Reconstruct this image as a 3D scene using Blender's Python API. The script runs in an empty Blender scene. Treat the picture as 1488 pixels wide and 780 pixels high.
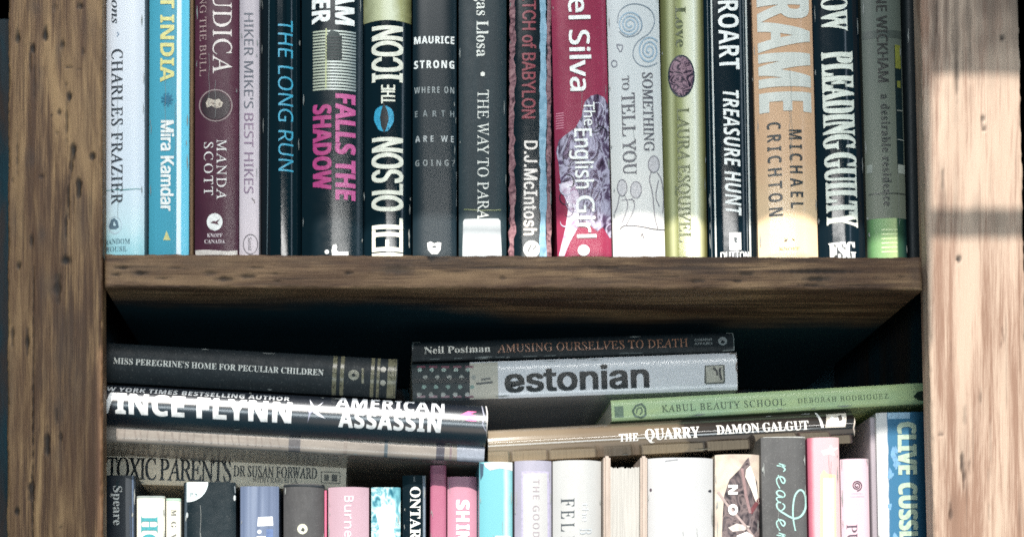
# A shelf of used books: every book, board and line of lettering is built here as geometry.
import bpy, bmesh, math, random
import numpy as np
from mathutils import Vector, Matrix

# light levels, kept together for tuning
L_KEY, L_TOP, L_STRIP, L_GLOW, L_FLOOR, L_FILL, SUN = 46.0, 13.0, 1.4, 5.0, 3.0, 12.0, 8.3
DENOISE = False

random.seed(7)
sc = bpy.context.scene
COL = sc.collection

# ---------------------------------------------------------------- camera
S = 2300.0                 # photo pixels per metre in the plane of the bookcase front (y = 0)
CX, EY, CD = 560.0, 1080.0, 0.85   # eye: left of centre, low, 0.85 m in front of the shelf
XC, ZC = (CX - 744) / S, (390 - EY) / S
cam = bpy.data.cameras.new('camera')
co = bpy.data.objects.new('camera', cam)
COL.objects.link(co)
co.location = (XC, -CD, ZC)
co.rotation_euler = (math.radians(90), 0, 0)
cam.sensor_width = 36
cam.lens = 36 * CD / (1488 / S)
cam.shift_x = (744 - CX) / 1488
cam.shift_y = (EY - 390) / 1488
cam.clip_start = 0.02
cam.clip_end = 50
cam.dof.use_dof = True
cam.dof.focus_distance = CD + 0.02
cam.dof.aperture_fstop = 9.0
sc.camera = co

# ---------------------------------------------------------------- render
sc.render.engine = 'CYCLES'
sc.cycles.max_bounces = 5
sc.cycles.diffuse_bounces = 3
sc.cycles.glossy_bounces = 3
sc.cycles.transmission_bounces = 0
sc.cycles.caustics_reflective = False
sc.cycles.caustics_refractive = False
sc.cycles.use_denoising = DENOISE
sc.cycles.use_adaptive_sampling = False
sc.cycles.sample_clamp_indirect = 4
sc.cycles.filter_width = 1.7
sc.view_settings.view_transform = 'Standard'
sc.view_settings.look = 'None'
sc.view_settings.exposure = 0.0
sc.view_settings.gamma = 1.0

# ---------------------------------------------------------------- world and lamps
W = bpy.data.worlds.new('World')
sc.world = W
W.use_nodes = True
W.node_tree.nodes['Background'].inputs[0].default_value = (0.16, 0.58, 0.78, 1)
W.node_tree.nodes['Background'].inputs[1].default_value = 0.24

def lamp(name, loc, target, sx, sy, power, col=(1, 1, 1), spread=180.0):
    l = bpy.data.lights.new(name, 'AREA')
    l.shape = 'RECTANGLE'
    l.size, l.size_y, l.energy, l.color = sx, sy, power, col
    l.spread = math.radians(spread)
    o = bpy.data.objects.new(name, l)
    COL.objects.link(o)
    o.location = loc
    d = (Vector(target) - Vector(loc)).normalized()
    z = -d
    x = Vector((1, 0, 0)) - z * z.x
    x.normalize()
    y = z.cross(x)
    m = Matrix((x, y, z)).transposed().to_4x4()
    m.translation = Vector(loc)
    o.matrix_world = m
    return o

# daylight from a high window in front, a tall narrow casement at the right, added lamps for a top highlight, a foot glow and floor bounce
kl = bpy.data.lights.new('window_light', 'SPOT')
kl.energy = L_KEY; kl.color = (1.0, 0.95, 0.89); kl.shadow_soft_size = 0.24
kl.spot_size = math.radians(24.5); kl.spot_blend = 0.45
ko = bpy.data.objects.new('window_light', kl); COL.objects.link(ko)
ko.location = (-0.16, -1.4, 1.45)
ko.rotation_euler = (Vector((-0.12, 0, 0.03)) - ko.location).to_track_quat('-Z', 'Y').to_euler()
lamp('highlight_lamp', (-0.22, -0.85, 1.02), (-0.22, -0.80, 0), 0.62, 1.05, L_TOP, (0.97, 0.99, 1.0))  # unseen lamp added for a broad highlight on the lying spines
lamp('casement_light', (1.05, -1.1, 0.35), (0, 0, 0), 0.07, 1.5, L_STRIP, (0.72, 0.86, 1.0))
lamp('glow_strip', (0.30, -1.5, 0.588), (0.30, 0, 0.588), 0.98, 0.05, L_GLOW, (1.0, 0.98, 0.94))  # unseen strip lamp added for the glow at the foot of the upper spines
lamp('room_fill', (0.0, -1.8, -0.27), (0.05, 0, 0), 1.6, 0.35, L_FILL, (0.86, 0.96, 1.0))
lamp('floor_bounce', (0.35, -1.1, -1.1), (0.1, 0, 0), 1.2, 0.8, L_FLOOR, (1.0, 0.80, 0.64))

SUN_DIR = Vector((0.10, 1.0, -1.05)).normalized()
sun = bpy.data.lights.new('sun', 'SUN')
sun.energy = SUN; sun.angle = math.radians(0.13); sun.color = (1.0, 0.93, 0.84)
so = bpy.data.objects.new('sun', sun); COL.objects.link(so)
so.rotation_euler = SUN_DIR.to_track_quat('-Z', 'Y').to_euler()

# unseen blocker added in the sun's path, its openings cut to shape the sun patches
def sun_blocker(openings, yw=-1.75):
    def proj(px, py, depth):
        k = (CD + depth) / CD
        p = Vector((XC + (px - CX) / S * k, depth, ZC + (EY - py) / S * k))
        q = p - SUN_DIR * ((depth - yw) / SUN_DIR.y)
        return q.x, q.z
    rects = []
    for x0, x1, y0, y1, dep in openings:
        a, b = proj(x0, y1, dep), proj(x1, y0, dep)
        rects.append((a[0], b[0], a[1], b[1]))
    xs = sorted({-1.1, 0.9} | {r[0] for r in rects} | {r[1] for r in rects})
    zs = sorted({1.16, 2.9} | {r[2] for r in rects} | {r[3] for r in rects})
    bm = bmesh.new()
    grid = {(i, k): bm.verts.new((x, yw, z)) for i, x in enumerate(xs) for k, z in enumerate(zs)}
    for i in range(len(xs) - 1):
        for k in range(len(zs) - 1):
            cx, cz = (xs[i] + xs[i + 1]) / 2, (zs[k] + zs[k + 1]) / 2
            if any(r[0] < cx < r[1] and r[2] < cz < r[3] for r in rects): continue
            bm.faces.new((grid[i, k], grid[i + 1, k], grid[i + 1, k + 1], grid[i, k + 1]))
    bmesh.ops.solidify(bm, geom=bm.faces[:], thickness=0.006)
    me = bpy.data.meshes.new('sun_blocker'); bm.to_mesh(me); bm.free()
    o = bpy.data.objects.new('sun_blocker', me); COL.objects.link(o)
    o['kind'] = 'structure'
    m = bpy.data.materials.new('sun_blocker_grey'); m.use_nodes = True
    m.node_tree.nodes['Principled BSDF'].inputs[0].default_value = (0.5, 0.5, 0.48, 1)
    me.materials.append(m)
sun_blocker([(1354, 1620, 109, 303, 0.0), (1354, 1620, 346, 900, 0.0),
             (455, 1325, 313, 371, 0.012), (700, 1354, 560, 900, 0.020), (158, 700, 566, 900, 0.020)])

# ---------------------------------------------------------------- helpers
def at(px, py, y=0.0):
    k = (CD + y) / CD
    return Vector((XC + (px - CX) / S * k, y, ZC + (EY - py) / S * k))

def lin(c):
    return tuple(((v / 255) / 12.92 if v <= 10 else (((v / 255) + 0.055) / 1.055) ** 2.4) for v in c)

_mats = {}
def nodes_of(name):
    m = bpy.data.materials.new(name)
    m.use_nodes = True
    nt = m.node_tree
    return m, nt, nt.nodes['Principled BSDF']

def cover_mat(name, col, rough=0.35, var=0.12, scale=60, coat=0.0, col2=None, bump=0.12, speck=0.0, spec=0.5, metal=0.0, stretch=(1, 1, 0.25), crough=0.12):
    """printed board or paper: colour mottled a little, worn gloss, fine relief"""
    key = ('c', name)
    if rough < 0.45: rough *= 0.62
    if key in _mats: return _mats[key]
    m, nt, b = nodes_of(name)
    N, Lk = nt.nodes.new, nt.links.new
    tc = N('ShaderNodeTexCoord'); mp = N('ShaderNodeMapping'); mp.inputs['Scale'].default_value = stretch
    Lk(tc.outputs['Object'], mp.inputs[0])
    n1 = N('ShaderNodeTexNoise'); n1.inputs['Scale'].default_value = scale; n1.inputs['Detail'].default_value = 6; n1.inputs['Roughness'].default_value = 0.65
    Lk(mp.outputs[0], n1.inputs['Vector'])
    c1 = lin(col); c2 = lin(col2) if col2 else tuple(min(1, v * (1 - var) * 0.96) for v in c1)
    r = N('ShaderNodeValToRGB')
    r.color_ramp.elements[0].position = 0.35; r.color_ramp.elements[1].position = 0.65
    r.color_ramp.elements[0].color = c2 + (1,)
    r.color_ramp.elements[1].color = tuple(min(1, v * (1 + (0 if col2 else var * 0.5))) for v in c1) + (1,)
    Lk(n1.outputs[0], r.inputs[0])
    last = r.outputs[0]
    if speck:
        n3 = N('ShaderNodeTexNoise'); n3.inputs['Scale'].default_value = 900; n3.inputs['Detail'].default_value = 3
        Lk(tc.outputs['Object'], n3.inputs['Vector'])
        r3 = N('ShaderNodeValToRGB'); r3.color_ramp.elements[0].position = 0.60; r3.color_ramp.elements[1].position = 0.78
        Lk(n3.outputs[0], r3.inputs[0])
        ml = N('ShaderNodeMath'); ml.operation = 'MULTIPLY'; ml.inputs[1].default_value = speck
        Lk(r3.outputs[0], ml.inputs[0])
        mx = N('ShaderNodeMix'); mx.data_type = 'RGBA'
        Lk(ml.outputs[0], mx.inputs['Factor']); Lk(last, mx.inputs[6]); mx.inputs[7].default_value = (0.42, 0.42, 0.40, 1)
        last = mx.outputs[2]
    Lk(last, b.inputs['Base Color'])
    n2 = N('ShaderNodeTexNoise'); n2.inputs['Scale'].default_value = 180; n2.inputs['Detail'].default_value = 5
    Lk(tc.outputs['Object'], n2.inputs['Vector'])
    rr = N('ShaderNodeMapRange'); rr.inputs['To Min'].default_value = max(0.03, rough * 0.72); rr.inputs['To Max'].default_value = rough * 1.35
    Lk(n2.outputs[0], rr.inputs['Value']); Lk(rr.outputs[0], b.inputs['Roughness'])
    bp = N('ShaderNodeBump'); bp.inputs['Strength'].default_value = bump; bp.inputs['Distance'].default_value = 0.0004
    Lk(n2.outputs[0], bp.inputs['Height']); Lk(bp.outputs[0], b.inputs['Normal'])
    b.inputs['Coat Weight'].default_value = coat; b.inputs['Coat IOR'].default_value = 2.0 if coat >= 0.7 else 1.5; b.inputs['Coat Roughness'].default_value = crough
    b.inputs['Specular IOR Level'].default_value = spec
    b.inputs['Metallic'].default_value = metal
    _mats[key] = m
    return m

def ink(col, rough=0.27, metal=0.0, blotch=0.0):
    key = ('i', tuple(col), rough, metal, blotch)
    if key in _mats: return _mats[key]
    m, nt, b = nodes_of('ink')
    N, Lk = nt.nodes.new, nt.links.new
    tc = N('ShaderNodeTexCoord'); n = N('ShaderNodeTexNoise'); n.inputs['Scale'].default_value = 420; n.inputs['Detail'].default_value = 4
    Lk(tc.outputs['Object'], n.inputs['Vector'])
    r = N('ShaderNodeValToRGB'); r.color_ramp.elements[0].position = 0.3; r.color_ramp.elements[1].position = 0.6
    c = lin(col)
    r.color_ramp.elements[0].color = tuple(v * (0.78 - blotch) for v in c) + (1,)
    r.color_ramp.elements[1].color = c + (1,)
    Lk(n.outputs[0], r.inputs[0]); Lk(r.outputs[0], b.inputs['Base Color'])
    b.inputs['Roughness'].default_value = rough; b.inputs['Metallic'].default_value = metal
    _mats[key] = m
    return m

def ramp_mat(name, stops, axis='Z', rng=(0, 1), rough=0.35, noise_amt=0.06, nscale=80, nstretch=(1, 1, 1), coat=0.0, distort=0.0):
    """printed picture or painted light: several colours laid along one axis of the book, broken up by noise"""
    key = ('r', name)
    if key in _mats: return _mats[key]
    m, nt, b = nodes_of(name)
    N, Lk = nt.nodes.new, nt.links.new
    tc = N('ShaderNodeTexCoord'); sp = N('ShaderNodeSeparateXYZ'); Lk(tc.outputs['Object'], sp.inputs[0])
    mp = N('ShaderNodeMapping'); mp.inputs['Scale'].default_value = nstretch; Lk(tc.outputs['Object'], mp.inputs[0])
    n = N('ShaderNodeTexNoise'); n.inputs['Scale'].default_value = nscale; n.inputs['Detail'].default_value = 7; n.inputs['Roughness'].default_value = 0.6
    n.inputs['Distortion'].default_value = distort
    Lk(mp.outputs[0], n.inputs['Vector'])
    mr = N('ShaderNodeMapRange'); mr.inputs['From Min'].default_value = rng[0]; mr.inputs['From Max'].default_value = rng[1]
    Lk(sp.outputs[axis], mr.inputs['Value'])
    a = N('ShaderNodeMath'); a.operation = 'MULTIPLY_ADD'; a.inputs[1].default_value = noise_amt; Lk(n.outputs[0], a.inputs[0])
    s2 = N('ShaderNodeMath'); s2.operation = 'SUBTRACT'; s2.inputs[1].default_value = noise_amt * 0.5
    Lk(mr.outputs[0], a.inputs[2]); Lk(a.outputs[0], s2.inputs[0])
    r = N('ShaderNodeValToRGB'); cr = r.color_ramp
    while len(cr.elements) < len(stops): cr.elements.new(0.5)
    for e, (p, c) in zip(cr.elements, stops):
        e.position = p
    for e, (p, c) in zip(cr.elements, stops):
        e.color = lin(c) + (1,)
    Lk(s2.outputs[0], r.inputs[0]); Lk(r.outputs[0], b.inputs['Base Color'])
    b.inputs['Roughness'].default_value = rough * 0.66
    b.inputs['Specular IOR Level'].default_value = 0.32
    b.inputs['Coat Weight'].default_value = coat; b.inputs['Coat IOR'].default_value = 2.0 if coat >= 0.7 else 1.5; b.inputs['Coat Roughness'].default_value = 0.1
    _mats[key] = m
    return m

def picture_mat(name, cols, scale=60, stretch=(1, 1, 1), rough=0.35, distort=1.5, coat=0.0):
    """a photographic print too small to read: noise through a colour ramp"""
    key = ('p', name)
    if key in _mats: return _mats[key]
    m, nt, b = nodes_of(name)
    N, Lk = nt.nodes.new, nt.links.new
    tc = N('ShaderNodeTexCoord'); mp = N('ShaderNodeMapping'); mp.inputs['Scale'].default_value = stretch; Lk(tc.outputs['Object'], mp.inputs[0])
    n = N('ShaderNodeTexNoise'); n.inputs['Scale'].default_value = scale; n.inputs['Detail'].default_value = 5; n.inputs['Distortion'].default_value = distort
    Lk(mp.outputs[0], n.inputs['Vector'])
    r = N('ShaderNodeValToRGB'); cr = r.color_ramp
    while len(cr.elements) < len(cols): cr.elements.new(0.5)
    for i, (e, c) in enumerate(zip(cr.elements, cols)):
        e.position = 0.32 + 0.36 * i / (len(cols) - 1)
    for e, c in zip(cr.elements, cols):
        e.color = lin(c) + (1,)
    Lk(n.outputs[0], r.inputs[0]); Lk(r.outputs[0], b.inputs['Base Color'])
    b.inputs['Roughness'].default_value = rough * 0.66
    b.inputs['Specular IOR Level'].default_value = 0.32
    b.inputs['Coat Weight'].default_value = coat; b.inputs['Coat IOR'].default_value = 2.0 if coat >= 0.7 else 1.5; b.inputs['Coat Roughness'].default_value = 0.1
    _mats[key] = m
    return m

def pages_mat(name='page_edges', col=(232, 222, 200), axis='X', scale=900):
    key = ('g', name)
    if key in _mats: return _mats[key]
    m, nt, b = nodes_of(name)
    N, Lk = nt.nodes.new, nt.links.new
    tc = N('ShaderNodeTexCoord'); mp = N('ShaderNodeMapping')
    mp.inputs['Scale'].default_value = (1, 0.02, 0.02)
    Lk(tc.outputs['Object'], mp.inputs[0])
    n = N('ShaderNodeTexNoise'); n.inputs['Scale'].default_value = scale; n.inputs['Detail'].default_value = 3
    Lk(mp.outputs[0], n.inputs['Vector'])
    r = N('ShaderNodeValToRGB'); r.color_ramp.elements[0].position = 0.3; r.color_ramp.elements[1].position = 0.55
    c = lin(col)
    r.color_ramp.elements[0].color = tuple(v * 0.72 for v in c) + (1,)
    r.color_ramp.elements[1].color = c + (1,)
    Lk(n.outputs[0], r.inputs[0]); Lk(r.outputs[0], b.inputs['Base Color'])
    bp = N('ShaderNodeBump'); bp.inputs['Strength'].default_value = 0.3; bp.inputs['Distance'].default_value = 0.0003
    Lk(n.outputs[0], bp.inputs['Height']); Lk(bp.outputs[0], b.inputs['Normal'])
    b.inputs['Roughness'].default_value = 0.85
    _mats[key] = m
    return m

def link_mesh(name, bm, mat, parent=None, smooth=None):
    me = bpy.data.meshes.new(name)
    bm.normal_update()
    bm.to_mesh(me); bm.free()
    me.materials.append(mat)
    if smooth:
        for p in me.polygons: p.use_smooth = True
        me.set_sharp_from_angle(angle=math.radians(smooth))
    o = bpy.data.objects.new(name, me)
    COL.objects.link(o)
    if parent is not None: o.parent = parent
    return o


# outlines of the letters: style -> character -> [advance, contour, contour ...], points as steps
GLYPHS = {
  's': {
    'A': [218,[-4,0,0,9,16,6,12,23,79,195,9,-1,80,-188,14,-27,6,-6,10,-2,0,-9,-108,0,0,9,21,3,7,11,-6,17,-10,26,-74,0,-12,-30,-2,-6,0,-6,6,-11,18,-4,2,0,0,-9],[56,80,65,0,-33,80]],
    'B': [222,[8,0,0,8,14,3,9,5,5,10,2,15,0,143,-4,22,-8,10,-18,4,0,8,102,0,38,-4,28,-10,16,-16,6,-22,-6,-25,-18,-17,-30,-10,36,-12,22,-20,7,-26,-5,-28,-18,-20,-18,-10,-22,-6,-27,-2],[91,126,3,0,23,2,15,8,8,14,2,22,-2,20,-6,14,-10,8,-16,3,-9,-1,-5,-4,-3,-16],[111,12,19,3,12,9,6,16,2,24,-2,24,-10,16,-16,8,-24,4,-7,0,0,-84,4,-16]],
    'C': [234,[128,-6,-32,4,-28,12,-22,18,-18,24,-8,19,-6,21,-1,22,2,22,5,21,8,19,18,24,24,18,28,11,32,3,54,-12,10,-2,10,4,6,10,8,0,0,-78,-8,0,-14,28,-18,22,-22,13,-24,5,-21,-4,-17,-14,-12,-22,-8,-30,-2,-39,2,-37,8,-28,14,-20,19,-12,24,-4,40,10,35,31,10,-9,-20,-22,-22,-15,-25,-9]],
    'D': [248,[10,0,0,8,22,7,4,8,1,15,0,149,-1,17,-6,9,-8,5,-14,2,0,8,103,0,37,-4,30,-10,24,-16,18,-22,10,-28,4,-34,-4,-41,-15,-32,-24,-23,-33,-14,-44,-4],[111,12,29,6,20,20,8,20,6,25,2,31,-4,38,-7,28,-13,20,-18,12,-22,4,-11,0,-6,-4,-4,-20,0,-156,4,-19,6,-3]],
    'E': [221,[7,0,0,8,15,2,9,5,5,9,2,15,0,145,-2,18,-5,10,-9,6,-14,2,0,8,192,0,0,-68,-8,0,-8,26,-14,17,-22,9,-32,3,-16,-1,-7,-6,-1,-14,0,-71,4,0,20,3,14,8,8,16,6,22,8,0,0,-113,-8,0,-8,31,-6,10,-10,6,-28,5,0,-77,0,-10,4,-6,19,-4,41,6,30,18,20,34,9,0,-14,-72]],
    'F': [202,[8,0,0,8,14,4,9,5,5,9,2,16,0,146,-2,14,-6,10,-23,8,0,8,190,0,0,-68,-9,0,-10,32,-10,11,-13,7,-40,6,-15,-2,-7,-4,-2,-11,0,-75,4,0,19,2,14,9,9,15,5,24,9,0,0,-115,-9,0,-5,25,-9,16,-14,9,-20,3,-3,0,0,-72,3,-18,11,-10,23,-4,0,-8]],
    'G': [254,[134,-5,-23,1,-21,6,-20,8,-24,18,-18,24,-8,18,-4,22,-2,22,2,23,4,21,8,18,18,24,24,18,28,11,30,3,56,-12,10,-2,9,4,7,10,8,0,0,-78,-8,0,-19,36,-27,23,-30,9,-22,-4,-18,-14,-12,-21,-6,-31,-3,-38,2,-32,5,-27,10,-21,20,-21,28,-7,16,2,10,6,6,8,2,14,0,28,-2,13,-6,8,-26,6,0,8,112,0,0,-8,-22,-5,-4,-8,-1,-14,0,-50,-29,-10,-30,-7]],
    'H': [262,[8,0,0,8,14,3,9,5,5,9,2,15,0,150,-2,13,-5,9,-9,5,-14,3,0,8,113,0,0,-8,-19,-4,-8,-8,-3,-18,0,-64,80,0,0,64,-3,18,-8,8,-19,4,0,8,113,0,0,-8,-24,-8,-4,-8,-2,-14,0,-150,6,-24,9,-5,15,-3,0,-8,-113,0,0,8,23,8,6,8,1,16,0,70,-80,0,0,-70,1,-15,5,-9,9,-5,15,-3,0,-8]],
    'I': [130,[6,0,0,8,24,8,6,8,2,14,0,156,-2,12,-4,8,-26,6,0,8,116,0,0,-8,-24,-6,-5,-8,-1,-12,0,-156,2,-16,9,-9,20,-5,0,-8]],
    'K': [255,[8,0,0,8,14,3,10,5,4,9,2,15,0,150,-2,13,-4,9,-10,5,-14,3,0,8,113,0,0,-8,-19,-4,-8,-8,-2,-18,0,-73,68,69,11,13,3,10,-7,8,-21,3,0,8,97,0,0,-8,-5,0,-20,-5,-22,-13,-24,-22,-36,-38,96,-119,12,-11,16,-4,0,-8,-120,0,0,8,13,1,8,1,5,4,1,3,-9,16,-58,74,-8,-8,0,-59,1,-15,5,-9,8,-5,15,-3,0,-8]],
    'L': [213,[8,0,0,8,14,3,9,5,5,9,2,15,0,150,-2,14,-5,8,-9,5,-14,3,0,8,117,0,0,-8,-21,-3,-10,-9,-3,-18,0,-148,1,-18,8,-8,17,-2,41,6,27,20,19,37,10,0,-13,-77]],
    'M': [317,[7,0,0,8,23,8,6,9,2,15,0,151,-2,17,-10,8,-18,4,0,8,84,0,66,-157,66,157,84,0,0,-8,-22,-8,-4,-10,-2,-13,0,-147,2,-20,9,-10,17,-4,0,-8,-110,0,0,8,18,4,9,10,3,20,0,158,-84,-200,-9,0,-83,194,0,-154,2,-16,6,-9,10,-5,14,-2,0,-8]],
    'N': [247,[202,-6,-148,181,0,-135,1,-16,5,-8,8,-6,16,-2,0,-8,-75,0,0,8,18,4,9,8,2,20,0,154,-20,22,-9,4,0,8,69,0,118,-144,0,104,-3,19,-9,9,-18,4,0,8,74,0,0,-8,-15,-3,-9,-5,-4,-8,-1,-16,0,-194]],
    'O': [262,[130,-6,-46,10,-37,25,-25,38,-8,47,8,46,26,38,37,26,47,9,46,-9,38,-24,24,-38,9,-48,-9,-47,-25,-38,-37,-25],[132,6,21,4,16,14,11,21,8,30,2,39,-2,32,-6,27,-8,21,-19,21,-25,7,-20,-4,-17,-14,-11,-21,-7,-31,-3,-38,2,-32,6,-28,8,-20,20,-21]],
    'P': [209,[8,0,0,8,14,3,9,5,5,9,2,15,0,150,-2,13,-5,9,-9,5,-14,3,0,8,99,0,61,-8,27,-21,7,-15,2,-18,-5,-26,-15,-20,-17,-10,-21,-6,-25,-1,-30,0,0,-63,1,-15,5,-9,9,-5,15,-3,0,-8],[91,115,9,0,22,3,14,8,8,16,2,22,-2,24,-6,15,-12,9,-18,4,-14,-4,-3,-13]],
    'Q': [262,[189,-58,-31,4,-27,10,-21,18,-16,26,-44,25,-26,39,-10,50,8,46,26,38,37,26,47,9,46,-9,38,-24,24,-38,9,-48,-3,-26,-6,-24,-13,-21,-17,-19,-20,-14,-25,-10,15,-22,19,-14,23,-4,24,4,2,-10],[132,6,22,4,16,14,11,21,7,30,2,39,-2,32,-5,27,-9,21,-19,21,-25,7,-20,-4,-17,-14,-11,-21,-7,-31,-3,-38,2,-32,6,-28,9,-20,19,-21]],
    'R': [236,[8,0,0,8,14,3,9,5,5,9,2,15,0,150,-2,13,-5,9,-9,5,-14,3,0,8,100,0,31,-2,25,-5,20,-8,18,-19,6,-27,-5,-25,-17,-18,-28,-12,58,-87,10,-12,13,-5,1,0,0,-8,-71,0,-69,106,-9,0,0,-66,1,-15,5,-9,9,-5,15,-3,0,-8],[91,117,11,0,22,3,16,9,9,16,3,23,-4,26,-14,16,-22,6,-17,-5,-4,-19]],
    'S': [195,[22,-6,0,85,9,0,11,-32,14,-22,18,-13,24,-4,18,2,12,8,8,12,4,14,-8,20,-20,16,-30,16,-44,30,-10,18,-3,22,9,36,24,22,34,9,22,-3,27,-6,5,-1,4,-1,6,3,4,8,10,0,0,-73,-9,0,-15,32,-22,22,-27,8,-15,-2,-12,-7,-8,-10,-2,-13,2,-12,6,-10,26,-16,32,-16,32,-20,17,-22,5,-28,-3,-20,-7,-17,-13,-15,-17,-10,-44,-9,-17,1,-16,4,-14,4,-7,2,-8,-2,-4,-10]],
    'T': [212,[46,0,0,8,16,2,9,6,5,9,2,15,0,176,-4,0,-23,-3,-19,-11,-12,-18,-6,-25,-8,0,0,69,199,0,0,-70,-8,0,-9,33,-22,19,-32,6,-2,0,0,-176,2,-16,4,-9,10,-5,16,-2,0,-8]],
    'U': [246,[124,-6,-28,2,-22,7,-17,11,-11,16,-7,22,-3,26,0,112,-1,13,-5,9,-8,5,-14,3,0,8,112,0,0,-8,-19,-4,-9,-8,-2,-18,0,-120,3,-26,9,-18,14,-12,22,-3,25,5,19,12,10,22,4,30,0,109,-2,14,-4,9,-26,8,0,8,73,0,0,-8,-13,-4,-8,-6,-5,-21,0,-99,-2,-31,-7,-25,-12,-18,-17,-12,-22,-8]],
    'V': [214,[106,-6,-84,196,-11,20,-7,6,-11,4,0,8,113,0,0,-8,-23,-4,-5,-4,-2,-7,4,-16,50,-117,44,116,4,16,-2,8,-5,4,-21,4,0,8,71,0,0,-8,-17,-6,-13,-22,-76,-198]],
    'W': [306,[86,-6,-70,202,-8,18,-16,6,0,8,98,0,0,-8,-15,-4,-3,-4,-2,-7,4,-19,38,-110,38,100,-7,24,-9,14,-20,6,0,8,106,0,0,-8,-18,-4,-6,-10,4,-13,37,-110,33,101,4,19,-1,7,-4,5,-17,5,0,8,60,0,0,-8,-15,-10,-9,-20,-65,-196,-9,0,-56,160,-63,-160]],
    'Y': [213,[50,0,0,8,16,3,8,5,4,9,2,15,0,50,-57,104,-16,20,-7,4,-6,1,0,9,110,0,0,-9,-6,0,-14,-3,-5,-4,-1,-4,4,-12,42,-83,42,70,8,21,-6,11,-19,4,-1,0,0,9,72,0,0,-9,-16,-7,-12,-16,-58,-94,0,-62,2,-15,4,-9,9,-5,15,-3,0,-8]],
    'a': [172,[128,-5,-20,5,-8,18,-24,-17,-28,-5,-16,2,-12,8,-8,11,-2,15,6,20,16,16,68,27,0,25,-6,21,-8,5,-12,2,-16,-3,-6,-8,4,-9,6,-12,-2,-8,-5,-7,-17,-5,-8,1,-8,5,-6,16,2,12,6,9,24,15,33,5,31,-3,20,-10,10,-16,4,-25,0,-74,2,-11,4,-3,8,4,4,-7,-17,-14],[76,17,11,3,13,12,0,52,-23,-8,-13,-14,-5,-20,4,-19]],
    'b': [180,[22,-6,0,200,-4,20,-14,6,0,8,65,0,0,-88,19,14,22,5,17,-3,15,-6,21,-28,8,-39,-9,-45,-27,-32,-19,-8,-20,-3,-22,5,-22,14,-26,-20],[92,7,14,5,10,12,6,56,-6,46,-10,10,-14,4,-14,-5,-9,-14,0,-87,5,-20]],
    'c': [146,[78,-5,-18,3,-16,8,-25,28,-9,41,10,43,28,30,18,8,22,4,21,-3,16,-8,11,-11,2,-16,-5,-14,-15,-6,-15,6,-5,18,0,4,0,6,-3,9,-11,3,-15,-6,-10,-18,-3,-30,3,-32,9,-24,15,-14,19,-5,18,5,16,12,6,-6,-18,-20,-22,-11]],
    'd': [185,[70,-5,-16,3,-15,7,-21,28,-8,41,8,44,22,30,16,8,17,3,21,-5,18,-14,0,60,-2,10,-4,5,-18,5,0,8,72,0,0,-190,2,-18,14,-6,0,-8,-64,-11,0,25,-18,-19],[86,14,15,6,11,18,0,83,-9,14,-16,5,-13,-4,-9,-11,-6,-49,6,-47,8,-11]],
    'e': [150,[77,-5,-19,3,-16,7,-24,29,-8,44,9,42,25,29,16,7,18,3,26,-5,20,-14,13,-23,5,-31,0,-3,-84,0,6,-35,13,-20,23,-7,18,5,17,17,7,-7,-18,-22,-22,-14],[58,96,42,0,0,12,-4,30,-6,8,-10,2,-16,-11,-6,-35]],
    'g': [164,[73,-70,-29,2,-20,7,-13,11,-4,12,7,15,20,10,-16,13,-6,15,2,12,7,10,30,18,-22,13,-13,16,-5,22,3,15,6,13,24,18,34,7,38,-7,42,0,0,-18,-24,0,9,-16,3,-16,-8,-26,-21,-18,-31,-6,-8,0,-7,0,-15,-5,-6,-11,6,-8,14,-4,18,0,42,-4,12,-6,10,-8,6,-24,-6,-22,-16,-16,-16,-8,-22,-4],[78,62,11,3,6,8,5,33,-5,32,-6,8,-11,2,-10,-2,-6,-8,-5,-32,5,-33,6,-8],[80,-58,29,2,17,9,6,14,-2,7,-6,6,-22,3,-54,0,-8,-9,-4,-10,4,-8,8,-8]],
    'i': [99,[50,181,-10,2,-8,5,-5,8,-2,10,2,10,5,8,8,6,10,2,10,-2,8,-6,6,-8,2,-10,-2,-10,-6,-8,-8,-5],[9,0,0,8,13,5,4,15,0,98,-2,16,-14,4,0,9,64,0,0,-127,3,-15,13,-5,0,-8]],
    'l': [100,[9,0,0,8,13,5,4,15,0,171,-2,15,-5,4,-9,2,0,8,64,0,0,-200,3,-15,13,-5,0,-8]],
    'm': [277,[9,0,0,8,13,5,4,15,0,98,-3,16,-5,4,-8,1,0,8,63,0,0,-23,21,20,24,7,28,-7,14,-22,22,22,27,7,23,-6,15,-17,5,-30,0,-78,3,-15,13,-5,0,-8,-80,0,0,8,14,5,3,15,0,80,-3,21,-5,5,-9,2,-14,-4,-12,-14,0,-90,4,-15,4,-3,8,-2,0,-8,-78,0,0,8,12,5,4,15,0,80,-3,21,-5,5,-8,2,-15,-5,-12,-13,0,-90,3,-14,12,-6,0,-8]],
    'n': [190,[9,0,0,8,13,5,4,15,0,98,-3,16,-5,4,-8,1,0,8,64,0,0,-21,21,19,27,6,24,-6,14,-17,5,-30,0,-78,3,-15,14,-5,0,-8,-81,0,0,8,3,0,10,5,4,15,0,80,-4,21,-4,5,-8,2,-16,-5,-12,-13,0,-90,3,-15,13,-5,0,-8]],
    'o': [168,[84,-5,-20,3,-19,8,-26,29,-9,42,9,43,11,16,15,12,19,8,20,3,20,-3,18,-7,27,-29,9,-43,-9,-43,-27,-28,-17,-8],[84,6,12,3,8,11,4,20,2,37,-6,59,-8,10,-12,4,-12,-4,-8,-10,-6,-59,2,-36,4,-21,8,-11]],
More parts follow.
